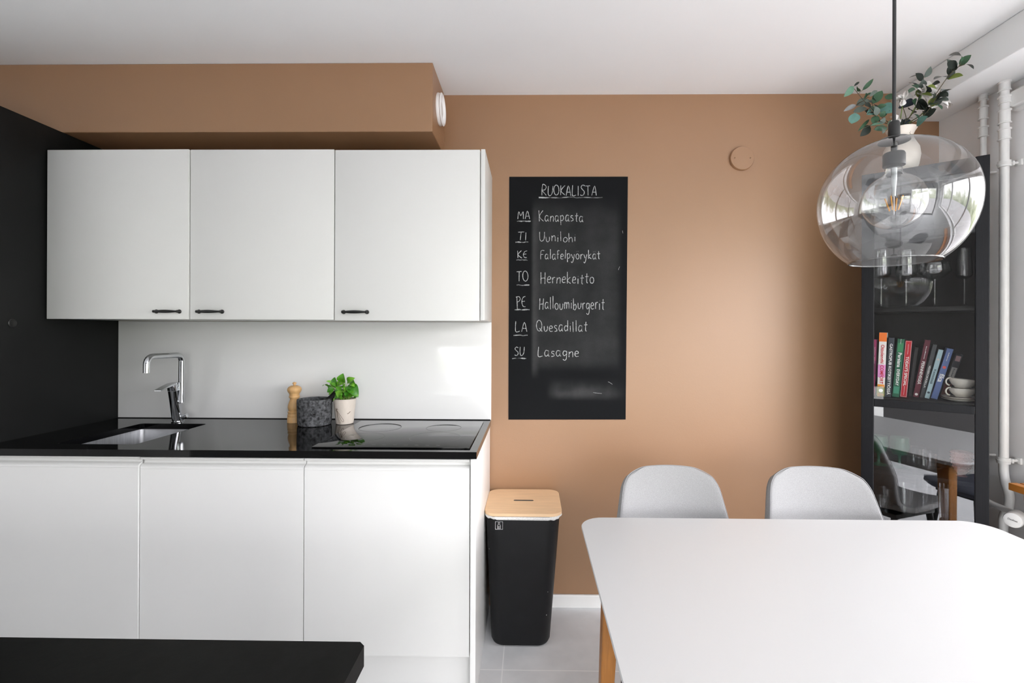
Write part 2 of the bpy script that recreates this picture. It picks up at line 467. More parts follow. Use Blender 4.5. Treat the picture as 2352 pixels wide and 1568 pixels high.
# ------------------------------------------------------------------ base cabinets
XB = -0.2134
def base_door_bm():
    prof = [(0, .160), (0, .8258), (-.0014, .8264), (-.0014, .8274), (0, .8280), (-.0004, .8335), (-.0035, .838), (-.0105, .8415), (-.0185, .8440), (-.0192, .849), (-.0188, .8578), (-.0030, .8586), (-.0008, .8596), (0, .861), (0, .8665), (-.0012, .868), (-.020, .868), (-.020, .160)]
    bm = bmesh.new()
    prism(bm, [(-u, z) for u, z in prof], 'x', .0015, .5985)
    return bm
labs = ['white base cabinet under the sink, leftmost of three, its door slightly ajar',
        'white base cabinet in the middle of the run below the faucet and pepper mill',
        'white base cabinet under the hob, beside the black bin']
for i in range(3):
    x0 = XB - 1.8 + .6 * i; x1 = x0 + .6
    t = thing('base_cabinet', labs[i], 'cabinet', (x0 + .3, D - .30, 0), 0, 'white base cabinets under the worktop')
    bm = bmesh.new()
    a0 = x0 + (.004 if i == 0 else .0005)
    box(bm, a0, a0 + .016, D - .578, D - .002, .155, .868); box(bm, x1 - .0165, x1 - .0005, D - .578, D - .002, .155, .868)
    box(bm, a0 + .016, x1 - .0165, D - .578, D - .002, .155, .171); box(bm, a0 + .016, x1 - .0165, D - .012, D - .002, .171, .868)
    wobj('body', bm, 'white_laminate', t, 0)
    dm = obj('door', base_door_bm(), 'white_laminate', t, 30)
    dm.location = (-.3, -.6008 + .30, .0045 if i == 0 else 0)
    if i == 0: dm.rotation_euler = (0, 0, R(-0.5))
    wobj('plinth', B(x0 + .004, x1, D - .555, D - .54, .0, .154), 'white_laminate', t)
    if i == 2:
        wobj('end_panel', B(x1 + .0025, x1 + .0225, D - .606, D - .0145, .0, .8735, .0012), 'white_edge', t)

# ------------------------------------------------------------------ worktop with the sink cut-out
XP, DC = -0.1881, .6206
SX0, SX1, SY0, SY1 = -1.785, -1.478, 1.768, 2.168
t = thing('worktop', 'glossy black stone worktop running under the wall cabinets', 'worktop', ((PAN + XP) / 2, D - .31, .8746))
bm = bmesh.new()
outer = [(PAN + .001, D - DC), (XP, D - DC), (XP, D - .001), (PAN + .001, D - .001)]
inner = [(p[0], p[1]) for p in rrect(SX1 - SX0, SY1 - SY0, .018, 5, (SX0 + SX1) / 2, (SY0 + SY1) / 2)]
def slab(bm, outer, inner, z0, z1):
    lo = []
    for z in (z0, z1):
        ov = [bm.verts.new((x, y, z)) for x, y in outer]; iv = [bm.verts.new((x, y, z)) for x, y in inner]
        es = [bm.edges.new((a[k], a[(k + 1) % len(a)])) for a in (ov, iv) for k in range(len(a))]
        bmesh.ops.triangle_fill(bm, use_beauty=True, edges=es)
        lo.append((ov, iv))
    for k in (0, 1):
        a, b = lo[0][k], lo[1][k]
        for q in range(len(a)):
            bm.faces.new((a[q], a[(q + 1) % len(a)], b[(q + 1) % len(a)], b[q]))
slab(bm, outer, inner, .8746, .900)
wobj('slab', bm, 'black_stone', t, 20)
wobj('sealant', B(PAN + .002, XP - .002, D - .0105, D - .001, .9002, .9035), 'black_rubber', t, label='thin black bead of sealant along the backsplash')

t = thing('sink', 'brushed steel undermount sink set into the black worktop', 'sink', ((SX0 + SX1) / 2, (SY0 + SY1) / 2, .70))
bm = bmesh.new(); cx_, cy2 = (SX0 + SX1) / 2, (SY0 + SY1) / 2; w_, d_ = SX1 - SX0 + .006, SY1 - SY0 + .006
loft(bm, [rrect(w_ + .03, d_ + .03, .03, 6, cx_, cy2, .8735), rrect(w_, d_, .02, 6, cx_, cy2, .8735), rrect(w_ - .004, d_ - .004, .022, 6, cx_, cy2, .76), rrect(w_ - .012, d_ - .012, .03, 6, cx_, cy2, .725),
          rrect(w_ - .05, d_ - .05, .03, 6, cx_, cy2, .712), rrect(.10, .10, .0499, 6, cx_, cy2, .708)], cap0=False, cap1=True)
wobj('basin', bm, 'steel', t, 50)
bm = bmesh.new(); lathe(bm, [(.042, .7085), (.042, .711), (.036, .711), (.030, .709), (.0001, .709)], 28, (cx_, cy2, 0))
wobj('drain', bm, 'chrome', t)

# backsplash
tag(obj('backsplash', B(PAN + .001, XU + .018, D - .007, D - .0012, .9003, ZUB - .0005, .0008), 'backsplash_glass'), 'glossy white glass panel between the worktop and the wall cabinets', 'backsplash')

# hob
t = thing('induction_hob', 'black glass induction hob set on the right end of the worktop', 'hob', (-.507, 1.988, .9003))
bm = B(-.290, .290, -.257, .257, .0, .0046, .0015); obj('glass_top', bm, 'hob_glass', t)
for (x, y, r) in ((-.15, .10, .09), (-.15, -.09, .075), (.13, .10, .075), (.13, -.09, .10)):
    bm = bmesh.new(); n = 72
    loft(bm, [[((r + q) * math.cos(2 * math.pi * k / n), (r + q) * math.sin(2 * math.pi * k / n), z) for k in range(n)] for q, z in ((0, .00462), (0, .0048), (.0008, .0048), (.0008, .00462))], False, False)
    o = obj('cooking_zone', bm, 'hob_print', t, 0); o.location = (x, y, 0)
for k in range(9):
    o = obj('touch_key', B(0, .014, 0, .003, .00462, .0048), 'hob_print', t, 0); o.location = (-.16 + .04 * k, -.225, 0)

# ------------------------------------------------------------------ faucet
t = thing('kitchen_faucet', 'chrome single lever faucet with a squared swan neck behind the sink', 'faucet', (-1.645, 2.207, .9003))
bm = bmesh.new()
base, top = Vector((0, 0, 0)), Vector((.006, -.040, .150))
ax = (top - base)
rings = []
for u, r in ((0, .0265), (.035, .0262), (.04, .0225), (.3, .0218), (.7, .0205), (.99, .020), (1.0, .0205)):
    c = base + ax * u
    rings.append([(c.x + r * math.cos(2 * math.pi * k / 28), c.y + r * math.sin(2 * math.pi * k / 28), c.z) for k in range(28)])
loft(bm, rings)
obj('body', bm, 'chrome', t)
bm = bmesh.new()
rings = []
c0 = top + Vector((0, -.001, .0015))
for u, r in ((0, .0205), (.6, .0205), (.9, .020), (1, .017)):
    c = c0 + Vector((.001, -.006, .028)) * u
    rings.append([(c.x + r * math.cos(2 * math.pi * k / 28), c.y + r * math.sin(2 * math.pi * k / 28), c.z + .25 * (r * math.sin(2 * math.pi * k / 28)) * u) for k in range(28)])
loft(bm, rings)
# lever blade
q = [(-.0165, -.005, .172), (.0165, -.005, .172), (.0125, -.075, .163), (-.0125, -.075, .163)]
rings = []
for (dx, y, z, hh, w) in ((0, -.022, .183, .010, .0185), (0, -.055, .181, .008, .0185), (-.004, -.085, .173, .006, .017), (-.010, -.118, .160, .004, .015)):
    rings.append([(dx - w + .006, y, z - hh / 2), (dx + w + .006, y, z - hh / 2), (dx + w + .006, y, z + hh / 2), (dx - w + .006, y, z + hh / 2)])
loft(bm, rings)
obj('lever', bm, 'chrome', t)
bm = bmesh.new()
pts = [(.030, -.020, .095), (.031, -.020, .285)]
arc = [(.0312, -.020 - .030 * (1 - math.cos(R(a))), .285 + .030 * math.sin(R(a))) for a in range(15, 91, 15)]
pts += arc + [(.031, -.19, .316)] + [(.031, -.19 - .032 * math.sin(R(a)), .284 + .032 * math.cos(R(a))) for a in range(15, 91, 15)] + [(.031, -.2225, .248)]
tube(bm, pts, .0125, 18)
box(bm, .008, .034, -.032, -.012, .090, .108, .004)
obj('spout', bm, 'chrome', t)
bm = bmesh.new(); lathe(bm, [(.0001, 0), (.010, 0), (.010, .024), (.0125, .026), (.0125, .036), (.009, .038), (.0001, .038)], 20)
bm.transform(Matrix.Translation((.014, -.006, .021)) @ Matrix.Rotation(R(75), 4, 'Y'))
obj('valve_knob', bm, 'chrome', t)

# ------------------------------------------------------------------ things on the worktop
t = thing('pepper_mill', 'turned beech pepper mill at the back of the worktop', 'pepper mill', (-1.105, 2.223, .9002))
bm = bmesh.new()
lathe(bm, [(.0001, 0), (.0305, 0), (.0305, .024), (.0285, .026), (.0295, .029), (.0295, .036), (.0265, .039), (.0265, .042), (.0285, .045), (.0285, .050), (.0245, .053), (.027, .062), (.0285, .070), (.0275, .080), (.0235, .094),
           (.0195, .104), (.0192, .112), (.0235, .116), (.0238, .122), (.0205, .126), (.0001, .126)], 36)
obj('body', bm, 'beech', t, 50)
bm = bmesh.new()
lathe(bm, [(.0001, .1265), (.0215, .1265), (.0222, .132), (.0225, .134), (.028, .142), (.0312, .150), (.0305, .158), (.025, .166), (.015, .171), (.0001, .1725)], 36)
obj('head', bm, 'beech', t, 50)
bm = bmesh.new(); lathe(bm, [(.005, .172), (.0048, .175), (.0085, .180), (.0085, .184), (.006, .187), (.0001, .188)], 20)
obj('knob', bm, 'beech', t, 50)

t = thing('mortar', 'rough dark granite mortar standing between pepper mill and basil', 'mortar', (-.985, 2.170, .9002))
bm = bmesh.new()
lathe(bm, [(.0001, 0), (.066, 0), (.071, .003), (.0735, .015), (.0755, .110), (.0745, .117), (.069, .1185), (.064, .115), (.060, .07), (.045, .035), (.0001, .025)], 48)
obj('bowl', bm, 'granite_mortar', t, 40)
t = thing('pestle', 'dark granite pestle leaning in the mortar', 'pestle', (-.990, 2.165, .944))
bm = bmesh.new()
d = Vector((.105, .045, .098)).normalized()
tube(bm, [Vector((-.012, 0, -.004)) + d * k for k in (0, .004, .02, .05, .12, .155, .165, .168)], [.008, .014, .019, .018, .016, .019, .017, .008], 18)
obj('pestle_shaft', bm, 'granite_dark', t)

t = thing('potted_basil', 'potted basil in a pale patterned pot on the worktop', 'plant', (-.858, 2.200, .9002))
bm = bmesh.new()
lathe(bm, [(.0001, 0), (.036, 0), (.0385, .002), (.040, .012), (.0505, .112), (.0505, .1155), (.048, .1155), (.0465, .105), (.0001, .103)], 40)
obj('pot', bm, 'pot_ceramic', t, 40)
bm = bmesh.new()
def pot_pt(a, z, off=.0004):
    r = .0388 + (z - .002) * .1075 + off
    return Vector((r * math.sin(a), -r * math.cos(a), z))
def pot_line(pts, w=.0007):
    sp = smooth_path([(a, z, 0) for a, z in pts], 5)
    tube(bm, [pot_pt(p[0], p[1]) for p in sp], w, 5)
pot_line([(-.45, .066), (-.2, .052), (.1, .032), (.25, .022), (.22, .014), (.05, .018), (-.15, .034), (-.45, .064)])
pot_line([(-.45, .064), (-.4, .044), (-.2, .020), (-.1, .010), (-.22, .008), (-.42, .030), (-.46, .062)])
for k in range(7):
    a = R(20 + 40 * k); pot_line([(-.48, .068), (-.48 + .22 * math.cos(a), .068 + .009 * math.sin(a))])
pot_line([(.62, .050), (.80, .054), (.92, .060)], .0012)
obj('leaf_drawing', bm, 'pot_print', t, label='brown drawing of a flower on the pot')
bm = bmesh.new(); lathe(bm, [(.0001, .106), (.030, .107), (.046, .1045)], 24)
obj('soil', bm, 'soil', t)
EUC_LEAVES=[([1.325, 1.976, 2.34], [1.288, 1.979, 2.298], 0.0196, 0, 0), ([1.337, 1.991, 2.348], [1.363, 1.997, 2.369], 0.007, 2, 0), ([1.391, 2.019, 2.345], [1.418, 1.993, 2.38], 0.0126, 1, 0), ([1.372, 1.951, 2.284], [1.418, 1.972, 2.32], 0.0112, 3, 0), ([1.407, 1.979, 2.27], [1.432, 1.963, 2.315], 0.0252, 1, 0), ([1.394, 2.06, 2.3], [1.445, 2.058, 2.326], 0.0252, 3, 0), ([1.38, 2.042, 2.295], [1.327, 2.041, 2.267], 0.014, 4, 0), ([1.353, 2.02, 2.254], [1.397, 1.999, 2.26], 0.0196, 3, 0), ([1.362, 2.02, 2.251], [1.362, 2.042, 2.215], 0.0335, 5, 0), ([1.4, 2.008, 2.237], [1.458, 2.022, 2.274], 0.0224, 5, 0), ([1.462, 2.024, 2.275], [1.503, 1.998, 2.243], 0.0475, 5, 0), ([1.41, 2.033, 2.265], [1.442, 2.039, 2.253], 0.0168, 2, 0), ([1.405, 1.983, 2.256], [1.356, 1.955, 2.251], 0.0224, 2, 0), ([1.441, 2.045, 2.208], [1.399, 2.044, 2.162], 0.0252, 2, 0), ([1.379, 2.029, 2.176], [1.443, 2.052, 2.238], 0.0095, 1, 0), ([1.446, 2.029, 2.183], [1.52, 2.054, 2.2], 0.0196, 0, 0), ([1.406, 1.993, 2.185], [1.475, 2.012, 2.198], 0.0098, 0, 0), ([1.433, 1.999, 2.208], [1.479, 2.025, 2.211], 0.0252, 2, 0), ([1.456, 2.047, 2.302], [1.45, 2.023, 2.274], 0.0196, 2, 0), ([1.538, 2.008, 2.3], [1.547, 1.94, 2.307], 0.0463, 0, 1), ([1.576, 2.058, 2.299], [1.593, 2.007, 2.278], 0.0409, 6, 1), ([1.58, 1.969, 2.335], [1.569, 2.003, 2.367], 0.015, 2, 1), ([1.577, 1.934, 2.357], [1.567, 1.997, 2.385], 0.0093, 4, 1), ([1.57, 1.82, 2.292], [1.574, 1.885, 2.318], 0.0232, 4, 1), ([1.582, 1.831, 2.292], [1.592, 1.778, 2.276], 0.0191, 7, 1), ([1.587, 1.82, 2.327], [1.602, 1.848, 2.375], 0.03, 3, 1), ([1.593, 1.783, 2.347], [1.613, 1.864, 2.4], 0.0136, 4, 1), ([1.582, 1.761, 2.308], [1.583, 1.727, 2.272], 0.0123, 2, 1), ([1.597, 1.878, 2.278], [1.613, 1.866, 2.241], 0.0191, 4, 1), ([1.599, 1.913, 2.246], [1.602, 1.85, 2.22], 0.0218, 3, 1), ([1.588, 1.932, 2.303], [1.58, 1.863, 2.294], 0.0273, 2, 1), ([1.592, 1.957, 2.308], [1.598, 1.906, 2.263], 0.03, 1, 1), ([1.567, 1.9, 2.227], [1.553, 1.823, 2.173], 0.0218, 1, 1), ([1.594, 1.961, 2.209], [1.613, 1.918, 2.219], 0.0273, 2, 1), ([1.554, 1.942, 2.161], [1.567, 1.903, 2.183], 0.0327, 5, 1), ([1.569, 1.965, 2.246], [1.562, 1.9, 2.232], 0.0354, 2, 1), ([1.565, 1.943, 2.29], [1.577, 1.896, 2.259], 0.0164, 7, 1), ([1.59, 2.007, 2.241], [1.578, 1.959, 2.192], 0.0093, 0, 1), ([1.558, 2.037, 2.187], [1.557, 2.019, 2.224], 0.0327, 2, 1), ([1.579, 2.025, 2.23], [1.574, 2.018, 2.191], 0.0218, 6, 1), ([1.591, 2.005, 2.243], [1.603, 2.045, 2.276], 0.0273, 2, 1), ([1.577, 1.931, 2.295], [1.595, 1.924, 2.307], 0.0273, 2, 1), ([1.485, 2.019, 2.32], [1.507, 2.002, 2.3], 0.0245, 1, 1), ([1.579, 1.967, 2.264], [1.566, 1.918, 2.214], 0.03, 2, 1)]
EUC_STEMS=[[[1.545, 2.05, 2.182], [1.483, 2.03, 2.216], [1.428, 2.0, 2.239], [1.376, 2.0, 2.302], [1.341, 2.0, 2.346]], [[1.548, 2.05, 2.182], [1.488, 2.03, 2.23], [1.422, 2.0, 2.266], [1.422, 2.0, 2.299]], [[1.543, 2.05, 2.182], [1.476, 2.02, 2.194], [1.409, 2.0, 2.189]], [[1.615, 2.05, 2.181], [1.587, 1.97, 2.213], [1.578, 1.91, 2.236], [1.581, 1.83, 2.299], [1.579, 1.78, 2.312], [1.581, 1.77, 2.339]], [[1.61, 2.05, 2.181], [1.584, 1.99, 2.247], [1.579, 1.96, 2.288], [1.576, 1.94, 2.331], [1.581, 1.94, 2.359]], [[1.618, 2.05, 2.181], [1.584, 1.95, 2.204], [1.582, 1.89, 2.237], [1.582, 1.86, 2.266]], [[1.579, 1.78, 2.312], [1.581, 1.76, 2.307]], [[1.582, 2.05, 2.182], [1.557, 2.0, 2.224], [1.547, 2.02, 2.303]]]
FLOWERS=[([1.574, 1.97, 2.284], [[1.625, 2.0, 2.349], [1.592, 1.97, 2.265], [1.608, 1.94, 2.283], [1.578, 2.0, 2.296], [1.609, 1.97, 2.279], [1.55, 1.94, 2.305], [1.647, 2.0, 2.335]]), ([1.524, 2.0, 2.285], [[1.51, 2.03, 2.294], [1.507, 2.0, 2.291], [1.509, 1.97, 2.304], [1.577, 2.03, 2.305], [1.516, 2.0, 2.263]]), ([1.615, 1.93, 2.238], [[1.675, 1.96, 2.244], [1.644, 1.93, 2.219], [1.611, 1.9, 2.224], [1.627, 1.96, 2.26], [1.594, 1.93, 2.225]]), ([1.519, 2.03, 2.213], [[1.519, 2.06, 2.229], [1.511, 2.03, 2.23], [1.502, 2.0, 2.183], [1.553, 2.06, 2.231], [1.508, 2.03, 2.201]])]
BASIL=[([-0.855, 2.168, 1.093], [-0.85, 2.159, 1.129], 0.0404, 0, 0), ([-0.908, 2.205, 1.067], [-0.909, 2.208, 1.106], 0.0296, 1, 0), ([-0.903, 2.154, 1.078], [-0.91, 2.125, 1.099], 0.0215, 2, 0), ([-0.926, 2.178, 1.072], [-0.935, 2.145, 1.077], 0.0135, 0, 0), ([-0.932, 2.231, 1.069], [-0.94, 2.224, 1.056], 0.0269, 1, 0), ([-0.843, 2.191, 1.093], [-0.808, 2.178, 1.11], 0.0269, 2, 0), ([-0.83, 2.208, 1.097], [-0.807, 2.191, 1.08], 0.0242, 0, 0), ([-0.84, 2.2, 1.078], [-0.796, 2.182, 1.032], 0.0458, 1, 0), ([-0.87, 2.235, 1.088], [-0.904, 2.222, 1.067], 0.0296, 2, 0), ([-0.896, 2.189, 1.069], [-0.911, 2.166, 1.082], 0.0242, 0, 0), ([-0.896, 2.171, 1.063], [-0.922, 2.168, 1.05], 0.0242, 1, 0), ([-0.921, 2.238, 1.041], [-0.94, 2.225, 1.031], 0.0215, 2, 0), ([-0.908, 2.199, 1.035], [-0.923, 2.209, 1.015], 0.0215, 0, 0), ([-0.865, 2.187, 1.058], [-0.888, 2.171, 1.049], 0.0296, 1, 0), ([-0.851, 2.152, 1.057], [-0.86, 2.134, 1.033], 0.0323, 2, 0), ([-0.857, 2.207, 1.072], [-0.846, 2.214, 1.044], 0.0323, 0, 0), ([-0.867, 2.206, 1.04], [-0.865, 2.195, 1.003], 0.0215, 1, 0), ([-0.858, 2.211, 1.028], [-0.831, 2.205, 1.024], 0.0188, 2, 0), ([-0.832, 2.214, 1.044], [-0.823, 2.19, 1.026], 0.0296, 0, 0), ([-0.862, 2.152, 1.031], [-0.886, 2.159, 1.027], 0.0242, 1, 0), ([-0.85, 2.211, 1.066], [-0.85, 2.177, 1.054], 0.0296, 2, 0), ([-0.865, 2.173, 1.076], [-0.866, 2.162, 1.056], 0.0323, 0, 0), ([-0.888, 2.203, 1.083], [-0.873, 2.199, 1.092], 0.0242, 1, 0), ([-0.815, 2.183, 1.038], [-0.792, 2.179, 1.033], 0.0215, 2, 0), ([-0.885, 2.183, 1.059], [-0.859, 2.166, 1.039], 0.0269, 0, 0), ([-0.831, 2.177, 1.049], [-0.839, 2.17, 1.028], 0.0242, 1, 0), ([-0.889, 2.22, 1.038], [-0.868, 2.228, 1.031], 0.0269, 2, 0), ([-0.895, 2.201, 1.029], [-0.867, 2.178, 1.016], 0.0242, 0, 0)]
bm = bmesh.new(); st = bmesh.new()
for i, (b, tp, w, k, _) in enumerate(BASIL):
    tp = Vector(b) + (Vector(tp) - Vector(b)) * 1.18
    leaf_bm(bm, b, tp, w * 1.12, (random.uniform(-.6, .6), -1, random.uniform(.1, 1.3)), curl=.20, fold=.32, mi=k, n=9, shape=.72)
    c = Vector((-.858 + random.uniform(-.02, .02), 2.2 + random.uniform(-.02, .02), 1.006))
    bb = Vector(b)
    tube(st, smooth_path([c, (c + bb) / 2 + Vector((0, .006, .01)), bb], 4), .0012, 6)
for i in range(26):
    a_ = random.uniform(0, 2 * math.pi); r_ = random.uniform(.012, .046); h_ = random.uniform(1.022, 1.088) - r_ * .25
    b_ = Vector((-.858 + r_ * math.cos(a_), 2.2 + r_ * math.sin(a_), h_))
    o_ = Vector((math.cos(a_), math.sin(a_), random.uniform(-.5, .5))).normalized()
    leaf_bm(bm, b_, b_ + o_ * random.uniform(.018, .030), random.uniform(.013, .021), (random.uniform(-.5, .5), -.6, 1), curl=.2, fold=.3, mi=random.choice((0, 1, 1, 2)), n=7, shape=.75)
    c = Vector((-.858 + random.uniform(-.02, .02), 2.2 + random.uniform(-.02, .02), 1.006))
    tube(st, smooth_path([c, (c + b_) / 2 + Vector((0, .004, .008)), b_], 4), .0011, 6)
wobj('foliage', bm, ['basil_a', 'basil_b', 'basil_c'], t, 60)
wobj('stems', st, 'herb_stem', t)

# ------------------------------------------------------------------ island in front
t = thing('kitchen_island', 'kitchen island with a dark stone top in front of the white base cabinets', 'island', (-1.1, .28, 0))
bm = bmesh.new()
pts = [(-2.0, -.10), (-.262, -.10), (-.224, -.06), (-.224, .645), (-.232, .653), (-2.0, .653)]
prism(bm, pts, 'z', .872, .900)
wobj('stone_top', bm, 'island_stone', t, 20)
wobj('body', B(-1.98, -.236, -.08, .63, .10, .8715, .002), 'white_laminate', t)
wobj('plinth', B(-1.95, -.29, -.04, .58, .0, .0995), 'white_laminate', t)

# ------------------------------------------------------------------ round air valve on the duct and blank plate on the wall
t = thing('air_valve', 'round white ventilation valve on the end of the brown duct box', 'air vent', (-.4192, 2.166, 2.338))
bm = bmesh.new(); lathe(bm, [(.055, 0), (.070, 0), (.0705, .003), (.068, .012), (.0695, .014), (.0705, .018), (.066, .0215), (.060, .020), (.054, .012), (.050, .004)], 48)
bm.transform(Matrix.Rotation(R(90), 4, 'Y')); obj('ring', bm, 'plastic_white', t)
bm = bmesh.new(); lathe(bm, [(.052, .002), (.050, .0045), (.044, .010), (.032, .014), (.0001, .0155)], 48)
bm.transform(Matrix.Rotation(R(90), 4, 'Y')); obj('disc', bm, 'plastic_white', t)

t = thing('blank_cover_plate', 'round cover plate painted brown like the wall, right of the chalkboard', 'cover plate', (1.0145, D - .0002, 2.163))
bm = bmesh.new(); lathe(bm, [(.0575, 0), (.0575, .009), (.0545, .0135), (.0001, .0140)], 56)
bm.transform(Matrix.Rotation(R(90), 4, 'X')); obj('plate', bm, 'brown_paint', t)
for s in (-1, 1):
    bm = bmesh.new(); lathe(bm, [(.0036, .0138), (.0036, .0150), (.0022, .0152), (.0018, .0143), (.0001, .0143)], 14)
    bm.transform(Matrix.Translation((s * .037, 0, 0)) @ Matrix.Rotation(R(90), 4, 'X')); obj('screw', bm, 'screw', t)

# ------------------------------------------------------------------ chalkboard
PX = .0021066
BX0, BZ1 = -.103, 2.078
t = thing('chalkboard', 'tall black chalkboard with a chalk menu on the brown wall', 'chalkboard', (.183, D, .902))
bm = bmesh.new()
quad = [(-.103, .902), (.463, .906), (.470, 2.078), (-.103, 2.078)]
prism(bm, quad, 'y', D - .0025, D - .0002)
m = mat('chalkboard_black', (22, 23, 25), 0.8, spec=.12)
n, l = m.node_tree.nodes, m.node_tree.links
b = n['Principled BSDF']
tcn = n.new('ShaderNodeTexCoord'); sp = n.new('ShaderNodeSeparateXYZ'); l.new(tcn.outputs['Object'], sp.inputs[0])
def band(sock, a, b_, soft):
    r1 = n.new('ShaderNodeMapRange'); r1.interpolation_type = 'SMOOTHSTEP'
    r1.inputs[1].default_value = a - soft; r1.inputs[2].default_value = a + soft; l.new(sock, r1.inputs[0])
    r2 = n.new('ShaderNodeMapRange'); r2.interpolation_type = 'SMOOTHSTEP'
    r2.inputs[1].default_value = b_ - soft * 2; r2.inputs[2].default_value = b_ + soft * 2; r2.inputs[3].default_value = 1; r2.inputs[4].default_value = 0; l.new(sock, r2.inputs[0])
    mu = n.new('ShaderNodeMath'); mu.operation = 'MULTIPLY'; l.new(r1.outputs[0], mu.inputs[0]); l.new(r2.outputs[0], mu.inputs[1])
    return mu.outputs[0]
def mul(a, b_):
    mu = n.new('ShaderNodeMath'); mu.operation = 'MULTIPLY'
    for i_, v in enumerate((a, b_)):
        if isinstance(v, float): mu.inputs[i_].default_value = v
        else: l.new(v, mu.inputs[i_])
    return mu.outputs[0]
def addn(a, b_):
    mu = n.new('ShaderNodeMath'); mu.operation = 'ADD'; l.new(a, mu.inputs[0]); l.new(b_, mu.inputs[1]); return mu.outputs[0]
def noise(scale, lo, hi):
    z_ = n.new('ShaderNodeTexNoise'); z_.inputs['Scale'].default_value = scale; z_.inputs['Detail'].default_value = 6; l.new(tcn.outputs['Object'], z_.inputs['Vector'])
    r_ = n.new('ShaderNodeMapRange'); r_.inputs[1].default_value = .3; r_.inputs[2].default_value = .75; r_.inputs[3].default_value = lo; r_.inputs[4].default_value = hi; l.new(z_.outputs['Fac'], r_.inputs[0]); return r_.outputs[0]
# object space: x from -.286 to .287, z from 0 (bottom) to 1.176
wiped = mul(mul(band(sp.outputs['X'], -.172, .245, .012), band(sp.outputs['Z'], .26, 1.03, .035)), noise(7, .35, 1.15))
edge_ = mul(mul(band(sp.outputs['X'], -.172, -.150, .010), band(sp.outputs['Z'], .22, .99, .03)), noise(12, .3, 1.4))
smear = mul(mul(band(sp.outputs['X'], -.075, .235, .035), band(sp.outputs['Z'], .11, .165, .022)), noise(9, .25, 1.2))
speck = mul(noise(300, -.4, 1.0), mul(wiped, .5))
dust = addn(addn(mul(wiped, .024), mul(edge_, .028)), addn(mul(smear, .050), mul(speck, .010)))
cr = n.new('ShaderNodeMix'); cr.data_type = 'RGBA'; cr.inputs[6].default_value = lin((20, 21, 23)); cr.inputs[7].default_value = (1, 1, 1, 1)
l.new(dust, cr.inputs[0]); l.new(cr.outputs[2], b.inputs['Base Color'])
wobj('board', bm, 'chalkboard_black', t, 0)

